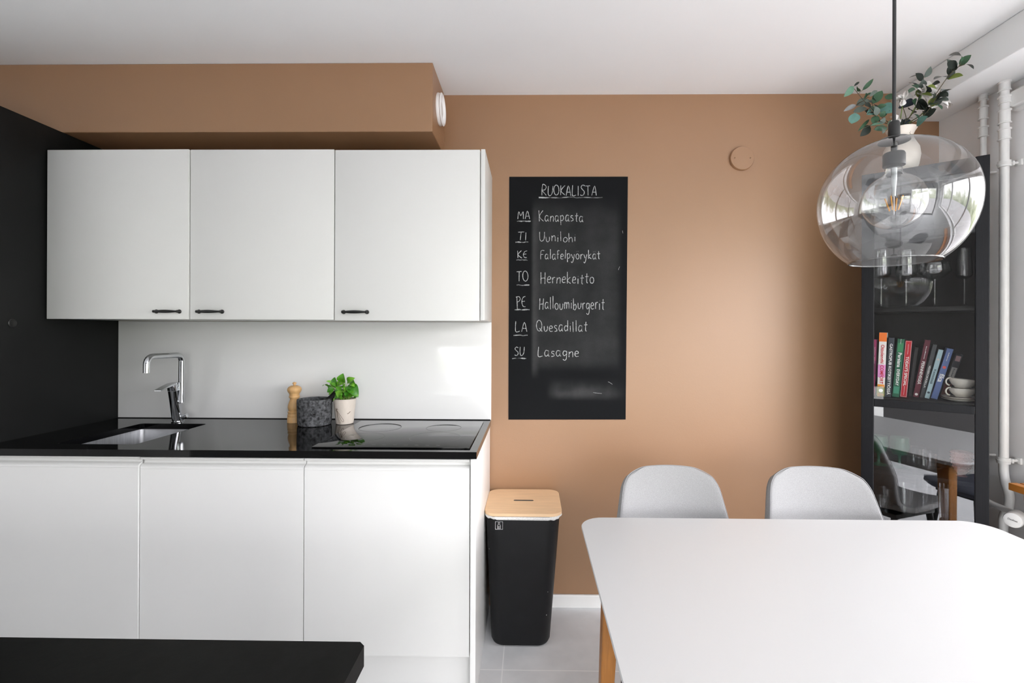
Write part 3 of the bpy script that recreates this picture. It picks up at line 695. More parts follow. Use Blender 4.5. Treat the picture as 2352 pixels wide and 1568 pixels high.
# handwriting: every letter is a set of strokes on a unit-high grid (x right, y up)
def arc_(cx0, cy0, rx, ry, a0, a1, k=9):
    return [(cx0 + rx * math.cos(R(a0 + (a1 - a0) * i / k)), cy0 + ry * math.sin(R(a0 + (a1 - a0) * i / k))) for i in range(k + 1)]
GL = {
 'R': (.55, [[(0, 0), (.02, 1), (.35, .95), (.45, .75), (.30, .52), (.04, .45), (.5, 0)]]),
 'U': (.58, [[(0, 1), (.02, .3), (.15, .02), (.35, .05), (.5, .35), (.52, 1)]]),
 'O': (.62, [arc_(.29, .5, .29, .5, 80, 450, 14)]),
 'K': (.55, [[(0, 1), (.03, 0)], [(.48, 1), (.05, .45), (.52, 0)]]),
 'A': (.58, [[(0, 0), (.27, 1), (.52, 0)], [(.08, .35), (.44, .35)]]),
 'L': (.48, [[(.04, 1), (0, .02), (.42, .05)]]),
 'I': (.18, [[(.05, .95), (.06, 0)]]),
 'S': (.50, [[(.46, .92), (.2, 1), (.04, .8), (.2, .58), (.42, .38), (.38, .1), (.16, 0), (0, .08)]]),
 'T': (.56, [[(0, .97), (.54, 1)], [(.28, 1), (.26, 0)]]),
 'M': (.72, [[(0, 0), (.08, 1), (.33, .45), (.58, 1), (.64, 0)]]),
 'P': (.50, [[(.08, -.2), (.06, 1)], [(-.06, .95), (.3, 1), (.45, .8), (.3, .55), (.05, .5)]]),
 'E': (.48, [[(.46, .95), (.18, .85), (.02, .5), (.15, .1), (.45, .05)], [(.05, .5), (.38, .53)]]),
 'H': (.58, [[(0, 1), (.03, 0)], [(.45, 1), (.45, 0)], [(.02, .48), (.45, .52)]]),
 'F': (.50, [[(.05, 0), (.02, .95), (.45, 1)], [(.04, .55), (.32, .57)]]),
 'Q': (.72, [arc_(.3, .5, .3, .5, 60, 425, 14), [(.32, .28), (.62, -.05)]]),
 'a': (.50, [[(.38, .50), (.12, .55), (0, .25), (.12, 0), (.32, .15), (.39, .52)], [(.39, .52), (.36, .1), (.46, 0)]]),
 'n': (.46, [[(.02, .55), (.02, 0)], [(.02, .32), (.2, .55), (.36, .45), (.38, 0)]]),
 'p': (.46, [[(.02, .55), (.05, -.4)], [(.03, .42), (.25, .56), (.38, .32), (.25, .04), (.05, .06)]]),
 's': (.38, [[(.30, .52), (.1, .55), (.04, .38), (.25, .25), (.28, .06), (.02, 0)]]),
 't': (.40, [[(.18, .85), (.16, .1), (.28, 0)], [(0, .56), (.36, .58)]]),
 'u': (.46, [[(0, .52), (.04, .1), (.2, 0), (.36, .2), (.38, .52)]]),
 'i': (.20, [[(.06, .5), (.07, 0)], [(.07, .72), (.08, .70)]]),
 'l': (.20, [[(.06, 1), (.07, 0)]]),
 'o': (.46, [arc_(.2, .27, .2, .27, 80, 445, 11)]),
 'h': (.46, [[(.02, 1), (.03, 0)], [(.03, .32), (.2, .52), (.36, .42), (.38, 0)]]),
 'f': (.34, [[(.34, .95), (.18, 1), (.10, .8), (.10, 0)], [(0, .55), (.28, .57)]]),
 'e': (.42, [[(.02, .28), (.34, .34), (.28, .54), (.1, .52), (0, .24), (.12, .02), (.36, .05)]]),
 'y': (.46, [[(0, .55), (.16, .12)], [(.4, .55), (.2, -.2), (.05, -.42), (-.05, -.3)]]),
 'r': (.34, [[(.03, .52), (.04, 0)], [(.04, .3), (.18, .52), (.32, .5)]]),
 'k': (.44, [[(.02, 1), (.03, 0)], [(.34, .55), (.05, .25), (.38, 0)]]),
 'b': (.46, [[(.02, 1), (.04, .02)], [(.04, .3), (.24, .5), (.38, .26), (.24, 0), (.04, .06)]]),
 'g': (.46, [[(.36, .5), (.12, .54), (.02, .28), (.14, .05), (.36, .22)], [(.38, .54), (.36, -.2), (.2, -.42), (.02, -.3)]]),
 'd': (.48, [[(.36, .4), (.14, .5), (0, .24), (.14, 0), (.36, .16)], [(.38, 1), (.38, 0)]]),
 'm': (.66, [[(.02, .55), (.02, 0)], [(.02, .32), (.16, .54), (.28, .4), (.28, 0)], [(.28, .34), (.44, .54), (.56, .4), (.58, 0)]]),
}
GL['ö'] = (GL['o'][0], GL['o'][1] + [[(.10, .80), (.11, .78)], [(.30, .82), (.31, .80)]])
GL['ä'] = (GL['a'][0], GL['a'][1] + [[(.08, .80), (.09, .78)], [(.30, .82), (.31, .80)]])
rnd = random.Random(5)
def chalk_stroke(pts, w=.0030):
    """pts in board pixels -> a flat chalk line with a ragged width, just proud of the board"""
    sp_ = smooth_path([(x, y, 0) for x, y in pts], 4) if len(pts) > 2 else [Vector((pts[0][0] + (pts[1][0] - pts[0][0]) * k / 6, pts[0][1] + (pts[1][1] - pts[0][1]) * k / 6, 0)) for k in range(7)]
    P_ = [Vector((BX0 + (p.x - 1170) * PX, 0, BZ1 - (p.y - 406) * PX)) for p in sp_]
    prev = None
    for i in range(len(P_)):
        d_ = (P_[min(i + 1, len(P_) - 1)] - P_[max(i - 1, 0)])
        if d_.length < 1e-6: d_ = Vector((1, 0, 0))
        s_ = d_.normalized().cross(Vector((0, 1, 0))) * (w / 2 * rnd.uniform(.65, 1.25))
        row = [bm.verts.new((P_[i] + s_ * k_) + Vector((0, D - .0031, 0))) for k_ in (-1, 1)]
        if prev: bm.faces.new((prev[0], prev[1], row[1], row[0]))
        prev = row
def chalk_word(s, x0, x1, base, cap, jitter=.06, slope=0.0):
    adv = sum(GL[c][0] + .12 for c in s) - .12
    k = (x1 - x0) / adv
    x = x0
    for c in s:
        w_, st_ = GL[c]
        dy = rnd.uniform(-1, 1) * cap * jitter; sc = rnd.uniform(.93, 1.07); sh = rnd.uniform(-.05, .08)
        for s_ in st_:
            chalk_stroke([(x + (px + sh * py) * k, base - dy - py * cap * sc + slope * (x - x0)) for px, py in s_])
        x += (w_ + .12) * k
mc = mat('chalk', (214, 216, 216), .95, spec=.05, vscale=420, col2=(120, 122, 123))
def chalk_part(name):
    wobj(name, bm, 'chalk', t, 0)
bm = bmesh.new()
chalk_word('RUOKALISTA', 1245, 1371, 449, 23)
for q in range(2):
    chalk_stroke([(1238 + 146 * k / 12, 454 + rnd.uniform(-.9, .9)) for k in range(13)], .0032)
chalk_part('menu_heading')
for w_, x0, x1, bs, cp, u0, u1, uy in (('MA', 1190, 1218.5, 503, 18, 1188, 1219.5, 508.5), ('TI', 1189, 1211, 552, 19, 1185, 1214, 556.5), ('KE', 1190, 1211, 593, 18, 1187, 1213, 597.5), ('TO', 1188, 1215, 646, 24, 1188, 1217, 655),
                                       ('PE', 1188, 1209, 706, 25, 1183.5, 1217.5, 711.5), ('LA', 1186, 1213, 762, 23, 1181, 1213.5, 770.5), ('SU', 1184, 1206, 817, 20, 1178, 1210.5, 823.5)):
    bm = bmesh.new()
    chalk_word(w_, x0, x1, bs, cp, .02)
    for q in range(2):
        chalk_stroke([(u0 + (u1 - u0) * k / 6, uy + rnd.uniform(-.9, .9)) for k in range(7)], .0028)
    chalk_part('weekday_label')
for w_, x0, x1, bs, cp in (('Kanapasta', 1239, 1341, 509, 24), ('Uunilohi', 1240, 1324, 555, 21), ('Falafelpyörykät', 1242, 1380, 595, 21), ('Hernekeitto', 1243, 1366, 651, 25),
                           ('Halloumiburgerit', 1240, 1390, 710, 27), ('Quesadillat', 1234, 1351, 761, 25), ('Lasagne', 1238, 1332, 819, 23)):
    bm = bmesh.new()
    chalk_word(w_, x0, x1, bs, cp)
    chalk_part('dish_name')
for x, y, dx, dy in ((1398, 876, 10, 6), (1384, 903, -20, -2), (1430, 530, 1, 6), (1424, 612, -3, 8)):
    bm = bmesh.new()
    chalk_stroke([(x, y), (x + dx * .5, y + dy * .4), (x + dx, y + dy)], .0014)
    chalk_part('chalk_scuff')

# ------------------------------------------------------------------ waste bin
t = thing('waste_bin', 'tall black bin with a birch lid beside the white end panel', 'bin', (-.030, 2.140, 0))
bm = bmesh.new()
loft(bm, [rrect(.215, .235, .045, 8, -.006, 0, .001), rrect(.240, .258, .05, 8, -.006, 0, .006), rrect(.252, .268, .052, 8, -.006, 0, .02), rrect(.316, .300, .055, 8, .002, 0, .548), rrect(.310, .294, .053, 8, .002, 0, .548), rrect(.246, .262, .05, 8, -.006, 0, .03)])
obj('body', bm, 'bin_black', t, 40)
bm = bmesh.new()
n_ = 96
def bag_ring(gr, z, amp, ph):
    base_ = rrect(.320 + gr, .304 + gr, .057, 24, .004, 0, z)
    return [(x + amp * math.sin(ph + 37 * i * .35), y + amp * math.sin(ph * 2 + i * .9), zz + amp * 1.6 * math.sin(i * .21 + ph) + amp * .8 * math.sin(i * .9)) for i, (x, y, zz) in enumerate(base_)]
loft(bm, [bag_ring(.000, .5425, .0012, 0), bag_ring(.006, .5455, .0012, 1), bag_ring(.008, .551, .0010, 2), bag_ring(.006, .556, .0008, 3), bag_ring(-.012, .5575, .0005, 3)], False, False)
obj('bag_liner', bm, 'bag_white', t, 60, label='white net bag folded over the rim')
bm = bmesh.new()
lid = [(x, y) for x, y, _ in rrect(.328, .312, .052, 8, .004, 0)]
slot = [(x, y) for x, y, _ in rrect(.090, .014, .0065, 6, .004, .004)]
slab(bm, lid, slot, .5585, .570)
for f in bm.faces:
    q = f.calc_center_median(); f.normal_update()
    if abs(f.normal.z) < .5 and abs(q.x) < .06 and abs(q.y) < .03: f.material_index = 1  # slot walls coloured dark instead of birch, as painted shade
obj('lid', bm, ['birch_ply', 'slot_shade_ink'], t, 30)
obj('lid_slot_shade', B(-.040, .048, -.0018, .0098, .5590, .5600), 'slot_shade_ink', t, label='dark strip in the grip slot of the lid, standing in for its shade')  # dark strip added as the shade down in the slot
bm = bmesh.new()
def mk(pts, w=.0008, close=True):
    pts = [Vector((x, -.1520 + (.54 - z) * .0308, z)) for x, z in pts]
    if close: pts.append(pts[0])
    tube(bm, pts, w, 5)
gx0, gx1, gz0, gz1 = -.112, -.081, .503, .535
mk([(gx0, gz0), (gx1, gz0), (gx1, gz1), (gx0, gz1)])
cxm = (gx0 + gx1) / 2
mk([(cxm - .006, gz0 + .003), (cxm + .006, gz0 + .003), (cxm + .006, gz0 + .015), (cxm + .0025, gz0 + .021), (cxm + .0025, gz0 + .029), (cxm - .0025, gz0 + .029), (cxm - .0025, gz0 + .021), (cxm - .006, gz0 + .015)])
mk([(cxm - .003, gz0 + .007), (cxm + .003, gz0 + .007), (cxm + .003, gz0 + .012), (cxm - .003, gz0 + .012)])
obj('bottle_pictogram', bm, 'print_white', t, label='small white pictogram of a bottle in a square')

# ------------------------------------------------------------------ dining table
t = thing('dining_table', 'white dining table with rounded corners and oak legs', 'table', (.785, 1.09, 0))
bm = bmesh.new()
TX0, TX1, TY0, TY1 = .158, 1.413, .67, 1.516
w_, d_ = TX1 - TX0, TY1 - TY0
def table_ring(ins, z): return rrect(w_ - 2 * ins, d_ - 2 * ins, .075 - ins, 10, 0, (TY0 + TY1) / 2 - 1.09, z)
loft(bm, [table_ring(.022, .7185), table_ring(.003, .7285), table_ring(0.0005, .733), table_ring(0, .738), table_ring(.0015, .740)])
for f in bm.faces:
    if f.calc_center_median().z < .7395: f.material_index = 1
obj('table_top', bm, ['table_white', 'table_edge'], t, 30)
for sx in (-1, 1):
    for sy in (-1, 1):
        bm = bmesh.new()
        x1_, y1_ = sx * .532, sy * .345 + .003
        x0_, y0_ = sx * .560, sy * .365 + .003
        loft(bm, [rrect(.034, .034, .004, 3, x0_, y0_, 0), rrect(.056, .056, .006, 3, x1_, y1_, .717)])
        obj('leg', bm, 'oak', t)
obj('apron', (lambda bm: (box(bm, -.505, .505, .335, .353, .655, .717, .002), box(bm, -.505, .505, -.347, -.329, .655, .717, .002), box(bm, -.541, -.523, -.31, .316, .655, .717, .002), box(bm, .523, .541, -.31, .316, .655, .717, .002), bm)[-1])(bmesh.new()), 'table_white', t)

# ------------------------------------------------------------------ chairs
def chair_shell_bm(outer=False):
    prof = [(-.235, .452, .38), (-.20, .462, .40), (-.10, .452, .415), (.02, .444, .415), (.10, .450, .415), (.165, .480, .412), (.200, .540, .405), (.228, .620, .392), (.250, .700, .362), (.272, .785, .332), (.284, .832, .320), (.289, .852, .314)]
    sp_ = smooth_path([(p[0], p[1], p[2]) for p in prof], 5)
    bm = bmesh.new(); rows = []
    N = 16; zt = sp_[-1].y; rc = .078; yf = sp_[0].x
    # denser rows over the rounded top
    fine = [p for p in sp_ if p.y < zt - rc or p.x < .1]
    a_, b_ = fine[-1], sp_[-1]
    body = [p for p in sp_ if p.y >= zt - rc and p.x > .1]
    def at_z(z):
        for p, q in zip(sp_[len(sp_) // 2:], sp_[len(sp_) // 2 + 1:]):
            if p.y <= z <= q.y: return p.lerp(q, (z - p.y) / max(1e-6, q.y - p.y))
        return sp_[-1]
    for k in range(1, 11): fine.append(at_z(zt - rc + rc * math.sin(R(90 * k / 10))))
    for i, p in enumerate(fine):
        y, z, w = p
        hw = w / 2
        if z > zt - rc and y > .1:
            hw = hw - rc + rc * math.sqrt(max(0, 1 - ((z - (zt - rc)) / rc) ** 2))
        fr = max(0.0, 1 - (y - yf) / .06) if y < 0 else 0
        hw -= .06 * (1 - math.sqrt(max(0, 1 - fr * fr)))
        row = []
        for k in range(N + 1):
            u = -1 + 2 * k / N
            x = u * hw; s = x / (w / 2)
            back = min(1, max(0, (z - .47) / .15))
            yy = y - .045 * back * s * s * (1 - .6 * max(0, (z - .68) / .16))
            zz = z + .020 * (1 - back) * s * s
            if z > zt - .03: zz -= .016 * s * s * (z - zt + .03) / .03
            row.append(bm.verts.new((x, yy, zz)))
        rows.append(row)
    for a, b_ in zip(rows, rows[1:]):
        for k in range(N): bm.faces.new((a[k], a[k + 1], b_[k + 1], b_[k]))
    bmesh.ops.recalc_face_normals(bm, faces=bm.faces[:])
    if sum(f.normal.z for f in bm.faces) < 0: bmesh.ops.reverse_faces(bm, faces=bm.faces[:])
    edge = [v.co.copy() for v in rows[0]] + [r[-1].co.copy() for r in rows[1:-1]] + [v.co.copy() for v in rows[-1][::-1]] + [r[0].co.copy() for r in rows[1:-1][::-1]]
    g = bmesh.ops.solidify(bm, geom=bm.faces[:], thickness=.030)
    es = [e_ for e_ in bm.edges if len(e_.link_faces) == 2 and e_.calc_face_angle(0) > R(50)]
    bmesh.ops.bevel(bm, geom=es, offset=.010, segments=3, affect='EDGES', profile=.5)
    return bm, edge

def make_chair(label, fabric, x, y, rz, group):
    t = thing('dining_chair', label, 'chair', (x, y, 0), rz, group)
    bm, edge = chair_shell_bm()
    obj('seat_shell', bm, fabric, t, 60)
    bm = bmesh.new()
    tube(bm, edge + [edge[0]], .0013, 6, False)
    obj('seam', bm, 'seam' if fabric == 'chair_fabric' else fabric, t)
    for sx in (-1, 1):
        for sy in (-1, 1):
            bm = bmesh.new()
            tube(bm, [(sx * .15, sy * .13, .412), (sx * .185, sy * .195, 0)], [.015, .010], 14)
            obj('leg', bm, 'black_metal', t)
    bm = bmesh.new(); box(bm, -.17, .17, -.15, .15, .398, .424, .006)
    obj('seat_frame', bm, 'black_metal', t)
    return t
make_chair('pale grey upholstered chair at the back of the table, nearer the black bin', 'chair_fabric', .486, 1.425, R(-2), 'upholstered chairs around the white table')
make_chair('pale grey upholstered chair at the back of the table, in front of the bookcase', 'chair_fabric', .985, 1.425, R(-6), 'upholstered chairs around the white table')
make_chair('dark grey upholstered chair under the near side of the table, mirrored in the bookcase glass', 'chair_fabric_dark', 1.03, .72, R(182), 'upholstered chairs around the white table')

# ------------------------------------------------------------------ pendant lamp
LX, LY = .8145, 1.08
t = thing('pendant_lamp', 'clear glass globe pendant hanging over the dining table', 'lamp', (LX, LY, ZC))
bm = bmesh.new()
prof = []
RX, ZM = .148, 1.622
for k in range(41):
    a = R(82 - (82 + 57) * k / 40)
    zz = math.sin(a) * (.136 if a > 0 else .160)
    rr = RX * math.cos(a) ** (.92)
    prof.append((rr, ZM + zz))
lathe(bm, prof, 96, (LX, LY, 0))
wobj('shade', bm, 'lamp_glass', t, 180, label='clear mouth-blown glass shade open at the bottom')
bm = bmesh.new(); rb, zb = prof[-1]
tube(bm, [(LX + rb * math.cos(2 * math.pi * k / 64), LY + rb * math.sin(2 * math.pi * k / 64), zb) for k in range(65)], .0020, 8, False)
wobj('shade_rim', bm, 'handle_glass', t, 60, label='polished rim of the glass shade')
zt = prof[0][1]
bm = bmesh.new(); lathe(bm, [(.0001, zt - .001), (.030, zt - .001), (.030, zt + .002), (.026, zt + .006), (.0115, zt + .011), (.0108, zt + .040), (.009, zt + .044), (.0034, zt + .047)], 32, (LX, LY, 0))
wobj('cap', bm, 'black_metal', t)
bm = bmesh.new(); tube(bm, [(LX, LY, zt + .045), (LX, LY, ZC)], .0037, 10)
wobj('cord', bm, 'cord_black', t)
bm = bmesh.new(); lathe(bm, [(.0001, ZC - .0005), (.05, ZC - .0005), (.05, ZC - .02), (.045, ZC - .025), (.0001, ZC - .025)], 32, (LX, LY, 0))
wobj('ceiling_rose', bm, 'black_metal', t)
bm = bmesh.new(); lathe(bm, [(.0001, zt - .002), (.006, zt - .002), (.006, zt - .022), (.019, zt - .026), (.021, zt - .030), (.021, zt - .055), (.018, zt - .056), (.0001, zt - .056)], 28, (LX, LY, 0))
wobj('lamp_holder', bm, 'black_metal', t)
zbc = 1.622
bm = bmesh.new(); lathe(bm, [(.0135, zt - .0565), (.0155, zt - .062), (.0160, zt - .070), (.022, zbc + .0585)] + [(.0615 * math.cos(R(a)), zbc + .0615 * math.sin(R(a))) for a in range(64, -91, -7)] + [(.0001, zbc - .0615)], 56, (LX, LY, 0))
bu = wobj('bulb', bm, 'bulb_glass', t, 180, label='large round clear filament bulb')
bm = bmesh.new()
lathe(bm, [(.0060, zt - .060), (.0055, zbc + .045), (.0042, zbc + .030), (.0034, zbc + .012), (.0001, zbc + .010)], 16, (LX, LY, 0))
wobj('glass_stem', bm, 'glass_stem', bu)
bm = bmesh.new(); tube(bm, [(LX, LY, zbc + .012), (LX, LY, zbc - .030)], .0006, 6); wobj('support_wire', bm, 'chrome', bu)
for k in range(4):
    a = R(35 + 90 * k)
    bm = bmesh.new()
    tube(bm, [(LX + .008 * math.cos(a), LY + .008 * math.sin(a), zbc - .020), (LX + .017 * math.cos(a), LY + .017 * math.sin(a), zbc + .010)], .0014, 8)
    wobj('filament', bm, 'filament', bu)

# ------------------------------------------------------------------ corner bookcase (set diagonally)
CA = -math.atan2(.613, .790)
CM = Matrix.Translation((1.428, 2.014, 0)) @ Matrix.Rotation(CA, 4, 'Z')
case = thing('bookcase', 'narrow black bookcase with a glass door standing diagonally in the corner', 'bookcase', (1.428, 2.014, 0), CA)
x0, x1, CZ, CD = -.036, .356, 1.997, .250
SH = [(.560, .018), (.757, .018), (1.058, .018), (1.433, .018)]
for xx in (x0, x1 - .016): obj('side_panel', B(xx, xx + .016, .0225, CD, .0, CZ, .001), 'bookcase_black', case)
obj('back_panel', B(x0 + .0165, x1 - .0165, CD - .008, CD - .002, .06, CZ - .017, 0), 'bookcase_inside', case)
obj('top_panel', B(x0 + .0165, x1 - .0165, .0225, CD - .009, CZ - .0165, CZ, .001), 'bookcase_black', case)
obj('bottom_panel', B(x0 + .0165, x1 - .0165, .0225, CD - .009, .06, .078), 'bookcase_black', case)
obj('plinth', B(x0 + .0165, x1 - .0165, .026, .040, .0, .0595), 'bookcase_black', case)
for z, th in SH + [(1.76, .018), (.30, .018)]:
    obj('shelf', B(x0 + .0165, x1 - .0165, .030, CD - .009, z - th, z - .0004, .001), 'bookcase_inside', case)
bm = bmesh.new()
box(bm, x0 + .001, .008, 0, .0195, .062, CZ - .003, .002); box(bm, .316, x1 - .001, 0, .0195, .062, CZ - .003, .002)
box(bm, .008, .316, 0.0006, .0195, CZ - .055, CZ - .0035, .002); box(bm, .008, .316, .0006, .0195, .062, .11, .002)
box(bm, .008, .316, .0006, .0195, 1.021, 1.052, .002)
door = obj('door', bm, 'bookcase_black', case, 0)
for z0, z1 in ((.11, 1.021), (1.052, CZ - .055)):
    obj('glass_pane', B(.0085, .3155, .011, .0112, z0 + .0005, z1 - .0005), 'pane_glass' if z0 > 1 else 'mirror_pane', door, label='clear pane of the bookcase door')

def in_case(name, label, cat, x, y, z, rz=0, group=None, tilt=0.0):
    t = thing(name, label, cat, (0, 0, 0), 0, group)
    m = CM @ Matrix.Translation((x, y, z)) @ Matrix.Rotation(rz, 4, 'Z') @ Matrix.Rotation(tilt, 4, 'Y')
    t.location = m.to_translation(); t.rotation_euler = m.to_euler()
    return t

# books
def book(name_label, x, y, h, w, tilt, depth, col, title=None, tcol='print_white', tsize=.010, tz=.5, twid=.6, extras=None, page=False):
    mk_ = 'cover_%02d' % len([k for k in MATS if k.startswith('cover_')])
    mat(mk_, col, .45, spec=.4, vary=.03, vscale=60)
    t = in_case('book', name_label, 'book', x, y, 1.0585 + w / 2 * abs(math.sin(tilt)) , 0, 'cookbooks on the bookcase shelf', tilt)
    bm = bmesh.new()
    box(bm, -w / 2, w / 2, 0, .0025, 0, h, .0008)
    box(bm, -w / 2, -w / 2 + .0018, .0025, depth, 0, h); box(bm, w / 2 - .0018, w / 2, .0025, depth, 0, h)
    obj('cover', bm, mk_, t, 0)
    obj('page_block', B(-w / 2 + .002, w / 2 - .002, .0028, depth - .002, .002, h - .003), 'page_paper', t)
    for (kind, z0, z1, c, inset) in extras or ():
        key = 'spine_%d_%d_%d' % c
        if key not in MATS: mat(key, c, .45)
        if kind == 'band': obj('spine_band', B(-w / 2 + inset, w / 2 - inset, -.0004, .0001, z0 * h, z1 * h), key, t, 0)
        if kind == 'frame':
            bm = bmesh.new(); e_ = .0008
            for a_ in ((-w / 2 + inset, -w / 2 + inset + e_, z0 * h, z1 * h), (w / 2 - inset - e_, w / 2 - inset, z0 * h, z1 * h), (-w / 2 + inset, w / 2 - inset, z0 * h, z0 * h + e_), (-w / 2 + inset, w / 2 - inset, z1 * h - e_, z1 * h)):
                box(bm, a_[0], a_[1], -.0005, .0001, a_[2], a_[3])
            obj('spine_frame', bm, key, t, 0)
        if kind == 'line': obj('spine_line', B(-.0004, .0004, -.0005, .0001, z0 * h, z1 * h), key, t, 0)
        if kind == 'dot':
            bm = bmesh.new(); lathe(bm, [(.0001, .0009), (w * .28, .0006), (w * .28, 0)], 20); bm.transform(Matrix.Translation((0, 0, z0 * h)) @ Matrix.Rotation(R(90), 4, 'X')); obj('spine_emblem', bm, key, t)
    # titles run down the spine
    for (s, zc, zl, sz, c) in title or ():
        key = 'ink_%d_%d_%d' % c
        if key not in MATS: mat(key, c, .5)
        mtx = Matrix.Translation((0, -.0008, zc * h)) @ Matrix.Rotation(R(90), 4, 'Y') @ Matrix.Rotation(R(90), 4, 'X')
        text_mesh('title_lettering', s, sz, key, t, mtx, zl * h, .0002, bold=.018)
    return t
mat('page_paper', (226, 220, 206), .9, vary=.05, vscale=200, stretch=(400, 1, 1))
WH = (235, 235, 232)
book('slim pink book at the left end of the cookbook row', .0025, .07, .241, .011, .033, .14, (205, 74, 132), [('syksyn satoa', .72, .3, .006, (246, 190, 214))], extras=[('band', .38, .62, (150, 60, 110), .001)])
book('thick white cookbook with an orange top and bold red lettering', .0290, .055, .2706, .0255, .031, .155, (238, 234, 230),
     [('Ottolenghi', .665, .29, .016, (206, 38, 52)), ('COMFORT', .345, .29, .0165, (206, 24, 48))], extras=[('band', .86, .999, (244, 122, 34), -.0002), ('band', .30, .50, (226, 150, 206), -.0002), ('band', .0, .16, (126, 132, 62), -.0003), ('band', .001, .05, (236, 160, 50), .002), ('band', .14, .19, (240, 150, 40), .001), ('dot', .095, 0, WH, 0)])
book('charcoal cookbook with white capitals beside the thick white one', .0535, .06, .2493, .0190, .048, .15, (44, 50, 58), [('GASTROPUB KOTIKEITTIÖSSÄ', .47, .86, .013, WH)])
book('green cookbook with a leafy spine and white lettering', .0790, .075, .2442, .0235, .074, .14, (24, 92, 66),
     [('Persiana', .64, .25, .017, WH), ('EVERYDAY', .34, .28, .014, WH), ('Sabrina Ghayour', .955, .09, .003, WH)], extras=[('band', .78, .93, (44, 128, 80), .003), ('band', .06, .18, (52, 132, 104), .003)])
book('red cookbook with a thin white frame round the spine', .1045, .09, .2371, .0215, .074, .13, (186, 22, 40), [("TODAY'S SPECIAL", .46, .52, .013, WH)], extras=[('frame', .01, .99, WH, .0008), ('line', .76, .94, WH, 0), ('line', .04, .20, WH, 0)])
book('plain black book leaning behind the red cookbook', .1255, .13, .2102, .0115, .107, .10, (26, 26, 27))
book('wine red cookbook with white lettering', .1450, .12, .2423, .0185, .160, .11, (92, 26, 44), [('PERINNEVEGEÄ', .43, .40, .013, WH), ('Sanna Miettunen', .78, .22, .004, WH)], extras=[('dot', .05, 0, WH, 0)])
book('dark grey book between the wine red and pale blue ones', .1645, .115, .2249, .0135, .186, .11, (70, 73, 76), [('VEGEKOKKEILLA', .40, .42, .009, WH)])
book('pale blue speckled book', .1800, .10, .2052, .0155, .214, .12, (164, 190, 196), [('Keittiössä', .45, .3, .010, (60, 84, 96))], extras=[('dot', .12, 0, (48, 66, 78), 0), ('dot', .80, 0, (204, 196, 190), 0)])
book('medium blue cookbook with white lowercase lettering', .2020, .09, .2108, .0200, .236, .12, (84, 104, 152), [('fika', .42, .16, .022, WH), ('Kaffebröd', .84, .16, .004, WH)], extras=[('dot', .63, 0, (214, 84, 78), 0)])
book('dark checked book with a red-brown lower spine, last in the row', .2340, .150, .1872, .0230, .262, .085, (52, 54, 62), [('Ruokaa', .58, .18, .007, (70, 70, 72))], extras=[('band', .48, .70, (196, 192, 186), .003), ('band', .0, .34, (132, 54, 40), -.0002), ('band', .84, .96, (210, 170, 170), .004)])

# cups and saucers
def ring_handle(bm, x, z, r, w=.0028):
    pts = [(x - r * .9 * math.sin(R(a)), 0, z + r * math.cos(R(a))) for a in range(-5, 186, 12)]
    tube(bm, pts, w, 8)
for i, (z, lab) in enumerate(((1.0585, 'cream saucer on the shelf, lower of two'), (1.0660, 'cream saucer on top of the other, under a teacup'))):
    t = in_case('saucer', lab, 'saucer', .281, .092, z, 0, 'cream saucers beside the books')
    bm = bmesh.new(); lathe(bm, [(.0001, .0), (.030, .0), (.032, .001), (.050, .006), (.0575, .010), (.0580, .011), (.049, .0085), (.030, .0035), (.0001, .0030)], 40)
    obj('plate', bm, 'porcelain', t, 50)
    bm = bmesh.new(); tube(bm, [(.0575 * math.cos(2 * math.pi * k / 40), .0575 * math.sin(2 * math.pi * k / 40), .0112) for k in range(41)], .0007, 6, False)
    obj('rim_line', bm, 'porcelain_rim', t, label='thin dark line round the saucer rim')
for (x, z, tl, lab) in ((.287, 1.0765, 0, 'cream teacup standing on the saucers'), (.285, 1.1115, .10, 'cream teacup tilted on top of the other cup')):
    t = in_case('teacup', lab, 'cup', x, .090, z, R(15), 'cream teacups beside the books', tl)
    bm = bmesh.new(); lathe(bm, [(.0001, .0), (.022, 0), (.0225, .003), (.033, .012), (.0405, .024), (.0435, .035), (.0420, .035), (.039, .025), (.030, .012), (.0001, .005)], 40)
    obj('bowl', bm, 'porcelain', t, 50)
    bm = bmesh.new(); ring_handle(bm, -.038, .020, .015); obj('handle', bm, 'porcelain', t)

# glasses; each is a lathed glass wall
def glass(name, label, cat, x, y, z, parts, group, m='clear_glass'):
    t = in_case(name, label, cat, x, y, z, 0, group)
    for pn, prof, mm in parts:
        bm = bmesh.new(); lathe(bm, prof, 40); obj(pn, bm, mm or m, t, 60)
    return t
def stem_parts(hb, rb, rw, hw, ht, rt, rf=.034, m=None, rs=.0034):
    foot = [(.0001, .0012), (rf, .0008), (rf, .002), (rf * .5, .004), (.006, .010), (rs, .022)]
    stem = [(rs, .022), (rs, hb - .012), (.0065, hb)]
    bowl = [(.0001, hb + .002), (.0065, hb), (rb, hb + .006), (rw, hw), (rt, ht), (rt - .0012, ht), (rw - .0015, hw), (rb * .9, hb + .009), (.0001, hb + .006)]
    return [('bowl', bowl, m), ('stem', stem, m), ('foot', foot, m)]
G1 = 'glasses on the shelf below the lamp'
glass('wine_glass', 'tall stemmed wine glass at the left end of the shelf over the books', 'glass', .028, .13, 1.4332, stem_parts(.130, .027, .035, .150, .255, .028, .032), G1)
glass('wine_glass', 'tall stemmed wine glass between the left glass and the wide coupe', 'glass', .113, .13, 1.4332, stem_parts(.122, .030, .038, .145, .245, .030), G1)
glass('coupe_glass', 'wide shallow coupe glass on a tall stem', 'glass', .205, .13, 1.4332, stem_parts(.116, .026, .054, .148, .182, .047, .036), G1)
